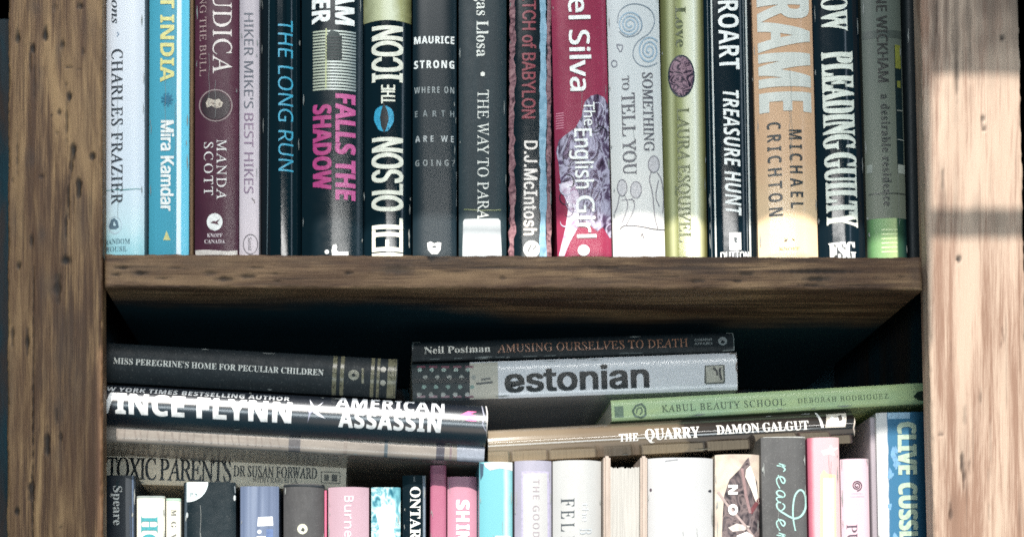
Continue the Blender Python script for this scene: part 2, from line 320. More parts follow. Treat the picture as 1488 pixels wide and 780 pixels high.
    'p': [186,[8,-70,0,8,12,4,5,8,1,18,0,154,-3,20,-13,6,0,7,62,0,0,-23,18,20,25,8,17,-3,14,-8,22,-29,7,-40,-8,-44,-21,-30,-16,-8,-16,-3,-22,5,-18,16,0,-45,2,-21,8,-9,14,-3,0,-8],[98,14,13,4,9,12,6,47,-6,47,-8,11,-12,4,-14,-5,-12,-16,0,-84,10,-15]],
    'r': [144,[9,0,0,8,13,5,4,15,0,98,-3,16,-13,4,0,9,63,0,0,-29,21,24,22,9,13,-1,9,-6,5,-8,1,-11,-5,-16,-15,-6,-13,5,-7,9,-10,5,-6,-2,-7,-8,-7,-24,0,-68,2,-10,4,-6,18,-4,0,-8]],
    's': [144,[76,-5,-32,8,-8,1,-6,-2,-4,-6,-8,0,0,56,8,0,7,-18,11,-14,12,-10,14,-2,20,6,4,6,2,9,-4,13,-14,10,-24,13,-27,19,-7,12,-2,14,4,20,10,16,17,10,21,4,13,-2,17,-4,3,-1,3,-1,6,2,3,6,7,0,0,-49,-8,0,-16,27,-11,8,-13,2,-16,-5,-6,-13,6,-14,15,-10,23,-12,24,-18,6,-12,2,-16,-3,-22,-11,-17,-17,-11]],
    't': [114,[62,-4,-18,2,-11,7,-7,13,-2,18,0,104,-14,0,0,10,34,34,20,28,8,0,0,-57,32,0,0,-15,-32,0,0,-99,2,-15,4,-4,6,-2,10,4,9,14,8,-5,-12,-21,-17,-12]],
    'v': [153,[71,-5,-52,129,-8,16,-5,5,-8,1,0,9,84,0,0,-8,-4,0,-10,-2,-4,-7,1,-4,27,-73,26,65,2,10,-4,8,-14,3,0,8,50,0,0,-7,-13,-8,-9,-18,-50,-127]],
    ' ': [88],
    '.': [90,[44,-4,-14,4,-4,8,-2,10,2,10,4,8,14,4,16,-4,4,-8,2,-10,-2,-10,-4,-8]],
    "'": [76,[28,153,-6,87,32,0,-7,-87]],
  },
  'r': {
    'A': [232,[-42,0,1,6,21,6,20,16,54,63,124,147,6,0,-8,-209,2,-11,5,-6,23,-6,-2,-6,-94,0,2,6,2,0,14,2,8,5,6,26,2,40,-78,0,-8,-4,-26,-30,-16,-27,1,-6,5,-4,18,-2,-2,-6],[72,92,72,0,5,92]],
    'B': [220,[-17,0,2,6,1,0,14,2,10,6,11,22,42,156,3,18,-2,7,-4,5,-20,4,2,6,86,0,34,-3,24,-9,14,-16,5,-22,-6,-24,-19,-19,-32,-13,22,-12,14,-18,4,-24,-3,-20,-9,-18,-16,-14,-20,-11,-54,-9],[96,130,32,3,24,11,14,17,4,23,-5,20,-14,13,-23,4,-16,-1,-7,-5,-5,-10,-6,-23,-12,-48,3,-4],[76,10,32,5,24,13,14,20,4,28,-3,19,-10,13,-17,8,-23,2,-15,0,-4,-2,-3,-5,-21,-75,-1,-7,-1,-7,2,-6,4,-4]],
    'C': [236,[109,-5,-27,3,-24,8,-19,14,-15,19,-8,23,-3,28,10,48,28,44,39,34,24,12,23,7,23,3,46,-10,9,-2,7,3,4,6,8,0,-14,-69,-8,0,1,6,0,4,-3,22,-10,16,-15,9,-21,3,-41,-11,-36,-30,-25,-45,-10,-52,5,-34,13,-24,21,-16,27,-4,29,4,27,14,26,24,6,-6,-44,-38,-25,-10]],
    'D': [254,[-18,0,2,6,2,0,23,7,12,23,42,156,3,18,-2,6,-4,6,-20,4,2,6,90,0,57,-11,21,-15,16,-18,10,-24,4,-28,-12,-52,-32,-43,-49,-30,-63,-11],[85,11,50,11,36,30,22,42,7,50,-4,33,-14,25,-23,14,-32,6,-16,-2,-9,-8,-6,-18,-40,-150,-4,-20,2,-6,6,-4,10,-2]],
    'E': [227,[-17,0,2,6,1,0,23,6,12,24,42,156,3,18,-2,6,-4,6,-20,4,2,6,178,0,-10,-50,-6,0,0,2,-3,23,-5,7,-10,4,-32,3,-28,0,-15,-1,-7,-7,-6,-15,-18,-68,28,0,22,2,14,6,10,10,6,15,7,0,-23,-83,-6,0,0,14,-2,16,-10,7,-19,1,-30,0,-21,-76,-2,-11,-2,-7,2,-6,4,-4,18,-2,24,0,40,5,30,17,23,30,7,0,-24,-64]],
    'F': [203,[-16,0,2,6,2,0,17,3,10,9,7,18,42,156,4,18,-2,6,-4,6,-20,4,2,6,166,0,-10,-54,-6,0,0,2,0,4,-2,18,-8,10,-12,6,-18,2,-27,0,-18,-2,-5,-9,-6,-23,-16,-57,20,0,27,3,17,10,12,20,7,0,-23,-84,-6,0,0,8,1,9,-1,11,-5,7,-25,5,-26,0,-22,-84,-2,-6,0,-6,2,-8,4,-4,22,-4,0,-6]],
    'G': [270,[122,-5,-57,11,-22,15,-16,19,-10,24,-3,26,10,49,27,45,39,34,24,10,24,7,26,3,43,-8,17,-7,8,-2,12,3,8,10,5,0,-15,-70,-6,0,-7,26,-15,20,-21,12,-27,4,-30,-4,-27,-16,-15,-14,-14,-18,-12,-21,-8,-23,-5,-22,-2,-22,3,-23,6,-20,11,-17,23,-16,32,-4,32,7,11,9,6,10,12,47,1,7,2,6,-2,8,-6,4,-23,3,1,7,97,0,-2,-7,-19,-3,-10,-10,-3,-8,-3,-13,-14,-55,-27,-13,-29,-7]],
    'H': [260,[-17,0,2,6,1,0,17,3,11,9,7,18,42,156,3,18,-2,6,-4,6,-20,4,2,6,93,0,-1,-6,-2,0,-22,-6,-13,-25,-14,-53,-1,-6,2,-5,8,-1,86,0,8,1,4,6,15,55,3,18,-2,6,-4,6,-20,4,2,6,94,0,-2,-6,-4,0,-21,-6,-11,-24,-42,-156,-2,-10,-2,-8,2,-6,4,-6,20,-4,-2,-6,-92,0,2,6,18,3,10,9,7,18,19,70,0,2,0,3,-2,5,-8,1,-86,0,-8,-1,-4,-6,-18,-70,-3,-10,-1,-8,2,-6,4,-6,20,-4,-2,-6]],
    'I': [122,[-16,0,2,6,2,0,17,3,10,9,7,18,42,156,4,18,-2,6,-4,6,-20,4,2,6,94,0,-2,-6,-2,0,-22,-6,-12,-24,-42,-156,-3,-18,1,-6,5,-6,19,-4,-2,-6]],
    'K': [227,[-17,0,2,6,1,0,17,3,11,9,7,18,42,156,3,18,-2,6,-4,6,-20,4,2,6,92,0,-2,-6,-2,0,-20,-6,-12,-22,-18,-66,0,-2,0,-2,0,-2,2,-1,4,1,82,66,14,14,6,11,-5,7,-13,2,-2,0,1,6,81,0,-2,-6,-2,0,-14,-3,-16,-10,-48,-36,-56,-45,66,-98,19,-20,22,-8,-1,-6,-100,0,2,6,2,0,16,3,4,4,2,5,-3,10,-7,12,-50,74,-4,2,-4,0,-1,-4,-20,-74,-3,-15,2,-8,5,-5,22,-4,-2,-6]],
    'L': [224,[-12,0,2,6,1,0,23,7,12,23,42,156,2,10,1,8,-1,6,-5,6,-19,4,1,6,93,0,-3,-6,-22,-6,-12,-24,-41,-150,-3,-14,-1,-6,1,-8,4,-4,19,-2,24,0,43,4,28,16,23,34,6,0,-22,-66]],
    'M': [295,[-18,0,2,6,18,3,10,9,8,18,44,156,3,18,-1,6,-5,6,-19,4,2,6,62,0,24,-178,118,178,64,0,-2,-6,-2,0,-22,-6,-12,-24,-42,-156,-2,-10,-1,-8,1,-6,5,-6,19,-4,-1,-6,-92,0,1,6,18,3,10,11,8,22,42,154,-130,-196,-5,0,-27,196,-40,-144,-5,-28,1,-8,5,-6,20,-4,-2,-6]],
    'N': [250,[169,-6,-92,192,-39,-144,-3,-12,-1,-8,2,-8,4,-4,21,-4,-2,-6,-76,0,2,6,23,6,13,24,44,160,1,4,0,4,-6,15,-8,5,-9,2,-3,0,2,6,49,0,85,-178,38,136,2,12,2,9,-2,7,-5,4,-21,4,2,6,76,0,-2,-6,-17,-2,-11,-10,-8,-18,-54,-202]],
    'O': [258,[100,-5,-48,11,-17,12,-13,17,-8,21,-4,25,9,45,23,43,34,35,40,24,44,10,25,-4,21,-8,18,-12,12,-18,11,-45,-6,-37,-17,-38,-24,-34,-30,-26,-22,-12,-23,-6],[100,5,34,9,30,26,24,36,16,44,5,46,-3,26,-10,20,-15,12,-21,4,-36,-11,-33,-30,-26,-44,-12,-37,-5,-38,4,-26,10,-20,16,-13]],
    'P': [202,[-17,0,2,6,1,0,23,6,12,24,42,156,3,18,-2,7,-4,5,-20,4,2,6,92,0,30,-3,22,-9,14,-17,4,-23,-2,-18,-10,-18,-32,-24,-50,-9,-30,0,-4,-1,-2,-3,-20,-75,-1,-4,-1,-5,2,-8,6,-5,22,-4,-2,-6],[96,121,30,5,22,12,14,18,4,26,-2,18,-8,12,-14,8,-20,2,-14,-3,-8,-17,-20,-70,0,-6,2,-4]],
    'Q': [258,[147,-65,-23,3,-27,6,-25,6,-18,2,-19,-3,-21,-12,-4,6,62,55,-26,12,-20,18,-12,24,-4,29,10,47,22,42,34,36,40,23,40,9,48,-11,17,-13,13,-16,8,-21,3,-24,-2,-24,-7,-24,-10,-23,-16,-22,-18,-20,-21,-18,-24,-14,-25,-9,-27,-3,-13,-3,-19,-16,9,1,8,0,22,-3,28,-7,42,-10,26,8,26,21,6,-5,-40,-36,-20,-8],[100,6,26,4,24,17,16,16,13,21,11,24,10,26,6,25,2,25,-4,27,-10,19,-16,12,-21,4,-36,-10,-32,-30,-25,-43,-16,-75,4,-27,10,-19,16,-12]],
    'R': [226,[-17,0,2,6,1,0,14,2,10,6,11,22,42,156,3,18,-2,7,-4,5,-20,4,2,6,98,0,32,-3,22,-10,13,-16,5,-21,-4,-22,-13,-18,-21,-14,-30,-10,32,-76,14,-26,9,-7,11,-3,1,0,-2,-6,-52,0,-47,114,-7,0,-15,0,-12,2,-19,-72,-4,-21,1,-8,5,-5,18,-4,4,0,-2,-6],[101,125,31,3,22,12,14,18,6,24,-6,22,-16,13,-26,5,-14,-2,-8,-6,-6,-15,-19,-73,11,0]],
    'S': [184,[76,-4,-47,9,-5,1,-3,0,-9,-2,-4,-8,-6,0,11,77,6,0,5,-29,10,-21,17,-13,22,-4,23,6,16,16,6,24,-4,18,-10,17,-12,13,-15,16,-26,32,-7,28,8,32,24,22,35,8,15,-2,14,-3,12,-3,4,-2,8,2,5,6,7,0,-11,-68,-5,0,-4,26,-8,18,-14,11,-18,3,-16,-2,-12,-8,-8,-12,-3,-16,7,-21,16,-21,16,-16,16,-18,14,-22,4,-27,-9,-35,-27,-24]],
    'T': [210,[25,0,1,6,3,0,19,4,12,10,10,24,44,164,1,6,-2,5,-7,1,-9,0,-34,-4,-21,-14,-12,-26,-8,0,15,56,193,0,-10,-57,-7,0,1,5,0,6,-2,16,-7,10,-12,6,-20,2,-14,0,-7,-2,-3,-6,-45,-166,-5,-24,2,-8,5,-4,22,-4,4,0,-2,-6]],
    'U': [246,[100,-5,-30,4,-24,13,-15,20,-5,24,6,34,28,104,2,16,-1,8,-5,4,-22,4,2,6,98,0,-2,-6,-3,0,-14,-2,-10,-6,-13,-28,-24,-94,-8,-42,2,-18,10,-13,16,-9,20,-2,34,7,24,21,19,50,23,88,5,28,-1,10,-4,6,-22,4,2,6,78,0,-1,-6,-5,0,-16,-4,-10,-12,-5,-12,-5,-20,-26,-96,-21,-51,-15,-17,-16,-10]],
    'V': [218,[40,-5,8,203,-1,13,-4,9,-9,4,-12,2,-3,0,1,6,93,0,-1,-6,-3,0,-13,-2,-9,-4,-6,-26,-7,-146,118,140,17,27,-1,5,-5,4,-17,2,0,6,72,0,-2,-6,-1,0,-19,-9,-23,-25,-165,-197]],
    'W': [296,[42,-5,8,202,-2,14,-4,9,-10,4,-14,2,1,6,93,0,-1,-6,-3,0,-14,-2,-8,-4,-6,-26,-6,-136,84,120,2,20,-2,13,-4,9,-8,4,-12,2,-2,0,1,6,89,0,-2,-6,-17,-2,-8,-12,-3,-23,-6,-129,84,126,13,30,-6,7,-18,3,3,6,70,0,-2,-6,-1,0,-9,-2,-10,-7,-21,-27,-131,-195,-7,0,7,160,-112,-160]],
    'X': [230,[-31,0,2,6,22,7,24,19,83,83,-24,71,-10,24,-12,12,-22,4,-2,0,2,6,102,0,-1,-6,-5,0,-16,-4,-6,-10,4,-18,19,-54,53,51,13,15,5,10,-6,8,-14,2,-4,0,2,6,80,0,-2,-6,-1,0,-21,-8,-26,-22,-74,-70,25,-81,10,-25,11,-10,21,-4,3,0,-2,-6,-104,0,0,6,7,0,17,3,5,4,1,7,0,8,-2,10,-22,62,-54,-55,-14,-15,-4,-12,7,-9,21,-3,-2,-6]],
    'Y': [206,[24,0,2,6,22,3,11,8,6,16,19,67,-32,83,-12,26,-14,13,-20,4,2,6,101,0,-2,-6,-21,-4,-4,-4,-2,-6,1,-8,3,-8,28,-78,54,61,17,21,5,14,-1,5,-5,3,-8,2,-13,2,2,6,80,0,-2,-7,-19,-9,-26,-24,-78,-90,-20,-69,-1,-7,-1,-6,2,-7,6,-5,25,-2,-2,-6]],
    'Z': [230,[-6,0,0,5,182,215,-62,0,-35,-4,-23,-14,-16,-26,-6,0,18,56,175,0,0,-4,-183,-214,59,0,37,1,22,5,16,12,21,32,7,0,-21,-64]],
    ' ': [88],
  },
  'i': {
    'g': [143,[32,-76,-24,2,-18,8,-12,13,-4,15,5,18,15,17,24,15,-12,8,-3,8,7,14,19,18,-18,16,-6,22,9,30,26,22,36,9,27,-5,20,-6,21,0,0,-15,-22,0,2,-15,-10,-31,-24,-22,-35,-9,-14,2,-8,-8,-3,-6,6,-9,20,-8,41,-17,11,-13,4,-17,-3,-16,-7,-14,-28,-20],[56,64,10,2,10,7,14,22,6,29,-6,20,-8,6,-8,1,-10,-2,-10,-7,-15,-22,-6,-29,6,-20],[38,-66,28,4,16,12,6,20,-6,14,-16,11,-19,7,-21,7,-23,-19,-7,-22,4,-19,14,-11]],
    'n': [182,[111,-4,-12,4,-5,14,14,56,13,57,-2,7,-7,4,-14,-6,-18,-16,-18,-22,-16,-23,-25,-71,-27,0,32,110,5,22,-1,4,-4,4,-14,2,-4,0,2,6,24,4,16,3,15,3,1,-1,0,-3,-20,-66,48,52,20,13,18,5,14,-5,5,-14,-1,-13,-4,-15,-19,-67,-3,-12,-2,-8,2,-6,6,-1,11,7,15,22,5,-4,-16,-26,-17,-16]],
    'o': [176,[52,-4,-22,4,-17,11,-11,17,-4,23,9,38,23,35,34,25,36,9,24,-4,18,-11,11,-17,4,-23,-7,-34,-20,-33,-28,-24,-24,-12],[56,6,14,2,13,8,23,26,16,36,6,35,-8,27,-22,10,-16,-4,-16,-12,-27,-42,-11,-50,2,-16,6,-11,8,-7]],
    's': [124,[39,-4,-23,4,-13,3,-5,-1,-2,-4,-7,0,7,55,6,-1,3,-20,7,-14,10,-10,14,-3,10,2,9,6,6,9,2,12,-3,12,-8,14,-10,14,-10,14,-9,15,-3,16,3,15,9,13,13,9,17,2,21,-3,13,-4,6,1,2,5,6,0,-6,-50,-6,0,-6,23,-10,14,-17,6,-14,-6,-5,-14,2,-12,10,-14,10,-14,10,-13,8,-16,4,-17,-7,-24,-18,-18]],
  },
  'b': {
    'A': [232,[0,0,84,241,62,0,86,-241,-55,0,-17,57,-88,0,-18,-57],[85,100,63,0,-18,56,-4,14,-6,18,-4,16,-4,-17,-6,-19,-4,-12]],
    'B': [226,[30,0,0,240,75,0,29,-2,24,-4,20,-8,18,-18,6,-29,-2,-19,-8,-16,-12,-11,-15,-5,0,-2,21,-9,16,-17,6,-30,-6,-30,-18,-22,-18,-10,-20,-6,-26,-2],[81,144,29,0,19,2,12,6,7,8,2,12,-3,12,-7,8,-32,6,-27,0],[81,42,33,0,20,2,12,7,7,10,2,13,-2,12,-7,10,-13,6,-21,2,-31,0]],
    'C': [214,[128,-4,-24,2,-20,6,-18,8,-20,18,-15,25,-11,65,1,23,5,21,6,20,16,24,22,20,18,8,21,6,23,1,36,-5,34,-12,-16,-41,-28,11,-26,5,-26,-5,-18,-17,-12,-26,-4,-34,4,-33,10,-26,18,-16,28,-5,30,3,31,10,0,-43,-31,-9]],
    'D': [248,[30,0,0,240,76,0,24,-2,21,-4,20,-8,25,-16,18,-23,8,-19,6,-22,1,-24,-4,-37,-11,-31,-20,-24,-26,-16,-32,-10,-38,-4],[81,42,22,0,32,5,23,15,14,24,4,35,-2,24,-6,19,-9,16,-21,14,-30,4,-27,0]],
    'E': [188,[30,0,0,240,138,0,0,-42,-87,0,0,-52,81,0,0,-42,-81,0,0,-62,87,0,0,-42]],
    'F': [184,[30,0,0,240,138,0,0,-42,-88,0,0,-62,82,0,0,-42,-82,0,0,-94]],
    'G': [243,[131,-4,-33,4,-28,10,-22,18,-16,24,-10,31,-2,37,1,24,5,22,8,20,18,24,24,18,20,8,23,6,25,1,38,-4,34,-11,-17,-40,-25,9,-30,4,-20,-3,-18,-8,-14,-12,-11,-16,-9,-43,6,-41,8,-16,12,-13,16,-7,20,-3,18,1,14,2,0,50,-45,0,0,42,95,0,0,-124,-39,-10]],
    'H': [257,[30,0,0,240,51,0,0,-94,95,0,0,94,50,0,0,-240,-50,0,0,104,-95,0,0,-104]],
    'I': [130,[10,0,0,29,30,13,0,156,-30,13,0,29,110,0,0,-29,-30,-13,0,-156,30,-13,0,-29]],
    'K': [223,[30,0,0,240,51,0,0,-110,9,14,11,14,65,82,56,0,-84,-106,85,-134,-58,0,-63,101,-21,-15,0,-86]],
    'L': [190,[30,0,0,240,51,0,0,-198,97,0,0,-42]],
    'M': [316,[30,0,0,240,70,0,56,-184,1,0,61,184,68,0,0,-240,-47,0,0,114,1,26,0,28,2,20,-2,0,-62,-188,-46,0,-58,188,-2,0,2,-20,1,-29,1,-27,0,-112]],
    'N': [273,[30,0,0,240,64,0,104,-180,2,0,-2,34,-1,32,0,114,46,0,0,-240,-65,0,-104,182,-2,0,2,-35,2,-34,0,-113]],
    'O': [268,[134,-4,-25,2,-21,6,-18,8,-22,18,-16,26,-12,64,12,66,16,24,22,18,18,8,22,6,24,2,24,-2,22,-6,18,-8,22,-18,16,-25,12,-65,-12,-65,-16,-25,-22,-18,-18,-8,-22,-6],[134,40,28,4,18,17,11,25,3,34,-3,34,-11,26,-18,16,-28,5,-28,-5,-18,-16,-12,-26,-3,-34,3,-34,12,-25,18,-17]],
    'R': [222,[30,0,0,240,70,0,30,-2,24,-6,18,-10,18,-22,6,-32,-6,-29,-17,-21,-22,-14,71,-104,-57,0,-57,92,-27,0,0,-92],[81,134,17,0,21,2,15,6,8,10,2,14,-2,15,-9,10,-37,7,-15,0]],
    'S': [185,[84,-4,-25,2,-23,5,-20,8,0,47,35,-13,37,-7,16,2,10,6,6,8,2,10,-4,12,-10,10,-33,18,-18,8,-19,14,-14,20,-6,29,6,29,16,21,16,10,20,6,24,2,35,-4,35,-13,-16,-40,-30,11,-26,4,-13,-2,-9,-5,-6,-8,-2,-10,2,-11,9,-9,34,-18,31,-18,20,-22,8,-32,-6,-28,-18,-22,-17,-11,-21,-6]],
    'T': [194,[72,0,0,198,-66,0,0,42,182,0,0,-42,-66,0,0,-198]],
    'U': [254,[126,-4,-30,4,-24,8,-18,13,-14,18,-8,21,-4,26,0,154,51,0,0,-147,3,-25,10,-16,14,-10,22,-2,20,2,16,10,8,17,2,25,0,146,52,0,0,-156,-12,-44,-14,-18,-18,-14,-26,-8]],
    'V': [218,[82,0,-82,240,52,0,44,-143,4,-13,6,-22,3,-18,3,18,6,22,4,13,45,143,51,0,-82,-240]],
    'W': [324,[61,0,-61,240,50,0,30,-131,5,-19,5,-24,2,-20,4,20,4,22,4,18,34,134,48,0,36,-134,3,-18,5,-22,2,-20,4,20,4,24,4,19,30,131,50,0,-60,-240,-58,0,-32,126,-3,11,-3,16,-4,17,-2,12,-2,-12,-3,-16,-3,-17,-3,-11,-32,-126]],
    'Y': [210,[80,0,0,92,-80,148,55,0,50,-99,50,99,55,0,-80,-146,0,-94]],
    ' ': [88],
    '?': [146,[47,68,0,8,3,22,8,18,17,18,21,18,10,14,3,18,-3,14,-8,10,-12,7,-18,3,-29,-5,-25,-10,-10,23,30,12,36,5,28,-4,22,-11,12,-20,5,-24,-5,-26,-14,-19,-20,-19,-18,-16,-8,-14,-2,-17,0,-5],[60,-4,-15,4,-4,8,-1,10,1,10,4,8,15,4,14,-4,5,-8,1,-10,-1,-10,-5,-8]],
  },
  'o': {
    'A': [211,[-20,0,126,240,60,0,24,-240,-48,0,-4,57,-78,0,-28,-57],[81,100,55,0,-4,62,-2,20,0,20,-1,0,-7,-18,-10,-20]],
    'E': [182,[8,0,52,240,134,0,-10,-42,-84,0,-10,-52,78,0,-9,-42,-79,0,-12,-62,84,0,-10,-42]],
    'H': [235,[8,0,52,240,50,0,-20,-94,77,0,19,94,50,0,-50,-240,-50,0,22,104,-78,0,-21,-104]],
    'N': [254,[8,0,52,240,58,0,56,-177,1,0,3,18,4,23,4,22,24,114,45,0,-51,-240,-56,0,-58,182,-2,0,-1,-10,-3,-18,-3,-22,-3,-19,-24,-113]],
    'R': [204,[8,0,52,240,58,0,32,-4,25,-12,16,-20,5,-30,-4,-26,-11,-20,-17,-16,-20,-10,42,-102,-54,0,-34,92,-20,0,-19,-92],[87,134,13,0,19,2,14,6,9,12,3,18,-8,20,-24,6,-13,0]],
    'S': [178,[65,-4,-33,4,-26,12,0,44,30,-12,30,-6,28,7,8,8,2,12,-2,12,-6,9,-20,18,-20,16,-16,22,-6,28,3,20,7,18,30,26,43,9,35,-4,30,-12,-18,-39,-47,13,-23,-7,-6,-9,-2,-11,2,-12,6,-8,22,-18,29,-28,7,-18,3,-19,-3,-23,-9,-19,-15,-14,-18,-11]],
    'T': [178,[44,0,42,198,-58,0,8,42,166,0,-9,-42,-57,0,-42,-198]],
    'U': [232,[99,-4,-33,6,-24,13,-14,21,-5,28,1,12,2,12,32,152,50,0,-32,-151,-3,-21,8,-22,23,-6,19,2,14,10,16,38,32,150,50,0,-33,-156,-18,-44,-14,-18,-18,-14,-24,-8]],
    ' ': [88],
  },
  'n': {
    'A': [214,[0,0,94,241,27,0,93,-241,-31,0,-29,74,-95,0,-29,-74],[69,101,76,0,-27,73,-3,10,-5,14,-3,12,-5,-21,-6,-15]],
    'B': [218,[32,0,0,240,69,0,27,-2,24,-4,17,-8,17,-18,6,-28,-3,-19,-9,-16,-14,-11,-20,-6,0,-2,28,-9,19,-19,7,-30,-6,-28,-16,-22,-17,-10,-20,-6,-24,-2],[63,138,44,0,26,2,17,8,8,12,3,17,-3,17,-11,12,-18,6,-27,2,-39,0],[63,26,48,0,27,2,18,10,9,14,3,18,-4,18,-9,13,-18,9,-28,2,-46,0]],
    'C': [212,[130,-4,-22,2,-21,6,-17,8,-22,18,-16,24,-12,66,2,24,4,21,8,19,16,25,23,19,19,8,20,6,24,1,24,-1,22,-5,20,-8,-12,-25,-25,8,-29,4,-24,-2,-21,-9,-17,-15,-12,-18,-7,-24,-3,-28,2,-28,8,-24,11,-19,16,-15,21,-8,25,-3,30,3,27,6,0,-26,-28,-7]],
    'D': [245,[32,0,0,240,74,0,24,-2,20,-4,19,-8,23,-16,18,-23,8,-19,5,-22,1,-24,-3,-37,-11,-31,-18,-24,-26,-16,-30,-10,-36,-4],[63,26,33,0,34,4,28,11,19,19,12,27,3,34,-2,29,-8,24,-13,18,-18,12,-22,8,-27,2,-39,0]],
    'E': [186,[32,0,0,240,134,0,0,-27,-103,0,0,-75,97,0,0,-26,-97,0,0,-86,103,0,0,-26]],
    'G': [244,[136,-4,-24,2,-21,6,-19,8,-22,18,-16,24,-8,20,-4,22,-2,24,2,24,5,22,9,19,18,25,24,18,20,8,22,6,24,1,39,-3,33,-11,-11,-26,-29,9,-33,4,-27,-2,-22,-9,-18,-15,-14,-18,-8,-24,-2,-28,10,-50,11,-20,17,-15,23,-9,29,-3,27,1,21,4,0,72,-54,0,0,26,84,0,0,-117,-40,-9]],
    'H': [249,[32,0,0,240,31,0,0,-102,123,0,0,102,30,0,0,-240,-30,0,0,112,-123,0,0,-112]],
    'I': [114,[14,0,0,18,28,6,0,192,-28,6,0,18,86,0,0,-18,-28,-6,0,-192,28,-6,0,-18]],
    'K': [208,[32,0,0,240,31,0,0,-118,21,22,20,23,65,73,35,0,-95,-104,99,-136,-36,0,-84,114,-25,-21,0,-93]],
    'L': [176,[32,0,0,240,31,0,0,-213,105,0,0,-27]],
    'M': [304,[32,0,0,240,45,0,74,-196,1,0,76,196,44,0,0,-240,-30,0,0,148,1,34,1,28,-1,0,-80,-210,-25,0,-78,210,-2,0,2,-28,0,-36,0,-146]],
    'N': [255,[32,0,0,240,36,0,128,-198,1,0,-1,16,-1,23,-1,23,0,136,28,0,0,-240,-34,0,-129,199,-1,0,2,-29,0,-36,0,-134]],
    'O': [262,[132,-4,-24,2,-21,6,-17,8,-22,18,-16,26,-12,64,12,65,16,25,22,18,17,8,21,6,24,2,22,-2,20,-6,18,-8,22,-18,15,-25,7,-19,4,-22,2,-24,-2,-24,-4,-21,-7,-20,-15,-25,-22,-18,-18,-8,-20,-6],[132,23,24,3,20,8,15,15,11,19,6,24,2,28,-2,28,-6,24,-11,19,-15,15,-20,8,-24,3,-25,-3,-20,-8,-15,-15,-11,-19,-7,-24,-2,-28,2,-28,7,-24,11,-19,14,-15,20,-8]],
    'R': [209,[32,0,0,240,66,0,28,-2,22,-6,16,-9,16,-21,6,-30,-7,-32,-18,-20,-23,-12,66,-108,-36,0,-58,99,-47,0,0,-99],[63,124,35,0,26,4,18,8,10,14,3,20,-3,20,-12,14,-18,7,-25,3,-34,0]],
    'S': [184,[83,-4,-37,4,-29,8,0,29,30,-10,37,-4,24,3,16,7,11,13,3,16,-4,20,-18,14,-34,15,-46,27,-12,19,-4,25,2,18,8,14,27,22,39,7,37,-3,30,-10,-9,-26,-28,9,-30,3,-20,-2,-14,-7,-8,-11,-4,-14,6,-20,16,-15,31,-13,36,-18,22,-20,7,-32,-5,-28,-17,-22,-18,-10,-20,-6]],
    'T': [186,[78,0,0,213,-74,0,0,27,179,0,0,-27,-75,0,0,-213]],
    'U': [246,[122,-4,-28,4,-22,8,-18,13,-14,18,-7,21,-3,26,0,154,30,0,0,-156,4,-26,12,-19,20,-12,27,-4,29,4,18,13,12,20,3,24,0,156,30,0,0,-156,-10,-44,-13,-18,-18,-14,-24,-8]],
    'W': [312,[68,0,-64,240,32,0,37,-146,7,-30,4,-28,6,29,7,30,43,145,30,0,44,-146,8,-30,6,-28,4,28,8,30,36,146,32,0,-64,-240,-30,0,-47,157,-5,19,-5,18,-2,10,-3,-18,-8,-30,-46,-156]],
    'a': [188,[72,-4,-22,4,-18,10,-12,16,-4,24,4,24,16,18,17,8,22,5,27,3,30,0,0,11,-2,19,-8,12,-11,7,-16,2,-27,-4,-24,-9,-8,22,27,10,33,5,30,-3,20,-12,11,-18,4,-28,0,-122,-21,0,-6,26,-2,0,-24,-22],[79,20,21,4,17,9,11,16,4,23,0,16,-26,-1,-29,-3,-18,-8,-10,-11,-3,-15,2,-14,7,-8]],
    'e': [190,[105,-4,-45,11,-18,13,-12,18,-9,23,-3,27,10,52,12,18,16,14,20,8,22,4,22,-3,18,-7,14,-13,12,-16,8,-43,0,-18,-123,0,5,-26,10,-20,18,-12,24,-4,31,3,27,9,0,-26,-27,-8],[50,108,92,0,-4,20,-7,17,-14,11,-19,3,-19,-3,-15,-10,-10,-16]],
    'g': [206,[98,-80,-66,11,0,27,20,-8,22,-4,25,-2,21,4,16,10,10,16,3,20,0,8,0,12,1,10,-2,0,-14,-16,-18,-8,-24,-4,-21,4,-18,8,-15,13,-11,19,-7,22,-2,28,2,26,7,23,11,19,15,14,18,8,21,4,32,-8,25,-20,1,0,4,24,24,0,0,-183,-2,-23,-7,-20,-11,-15,-15,-11,-21,-6],[97,21,23,3,16,12,10,18,3,28,0,8,-3,32,-10,20,-16,12,-24,4,-20,-4,-14,-14,-10,-22,-3,-28,3,-30,10,-22,14,-13]],
    'h': [208,[28,0,0,255,30,0,0,-75,-2,-25,2,0,24,21,32,7,30,-4,20,-11,12,-21,4,-30,0,-117,-29,0,0,115,-5,24,-13,15,-22,4,-25,-4,-16,-12,-9,-21,-3,-28,0,-93]],
    'i': [86,[44,210,-13,4,-5,14,5,15,13,5,12,-5,5,-15,-5,-14],[28,0,0,180,30,0,0,-180]],
    'l': [86,[28,0,0,255,30,0,0,-255]],
    'n': [208,[28,0,0,180,24,0,4,-24,2,0,24,20,33,8,29,-4,20,-12,12,-20,4,-31,0,-117,-29,0,0,115,-5,24,-13,15,-22,4,-25,-4,-16,-12,-9,-21,-3,-27,0,-94]],
    'o': [203,[101,-4,-23,4,-20,8,-16,13,-13,19,-11,50,3,28,7,23,13,18,17,13,20,8,24,4,23,-4,20,-8,17,-13,12,-18,11,-51,-3,-27,-7,-23,-13,-19,-16,-13,-21,-8],[102,21,24,5,16,14,10,22,2,28,-2,29,-10,21,-16,14,-24,4,-24,-4,-16,-14,-10,-21,-3,-29,3,-28,10,-22,16,-14]],
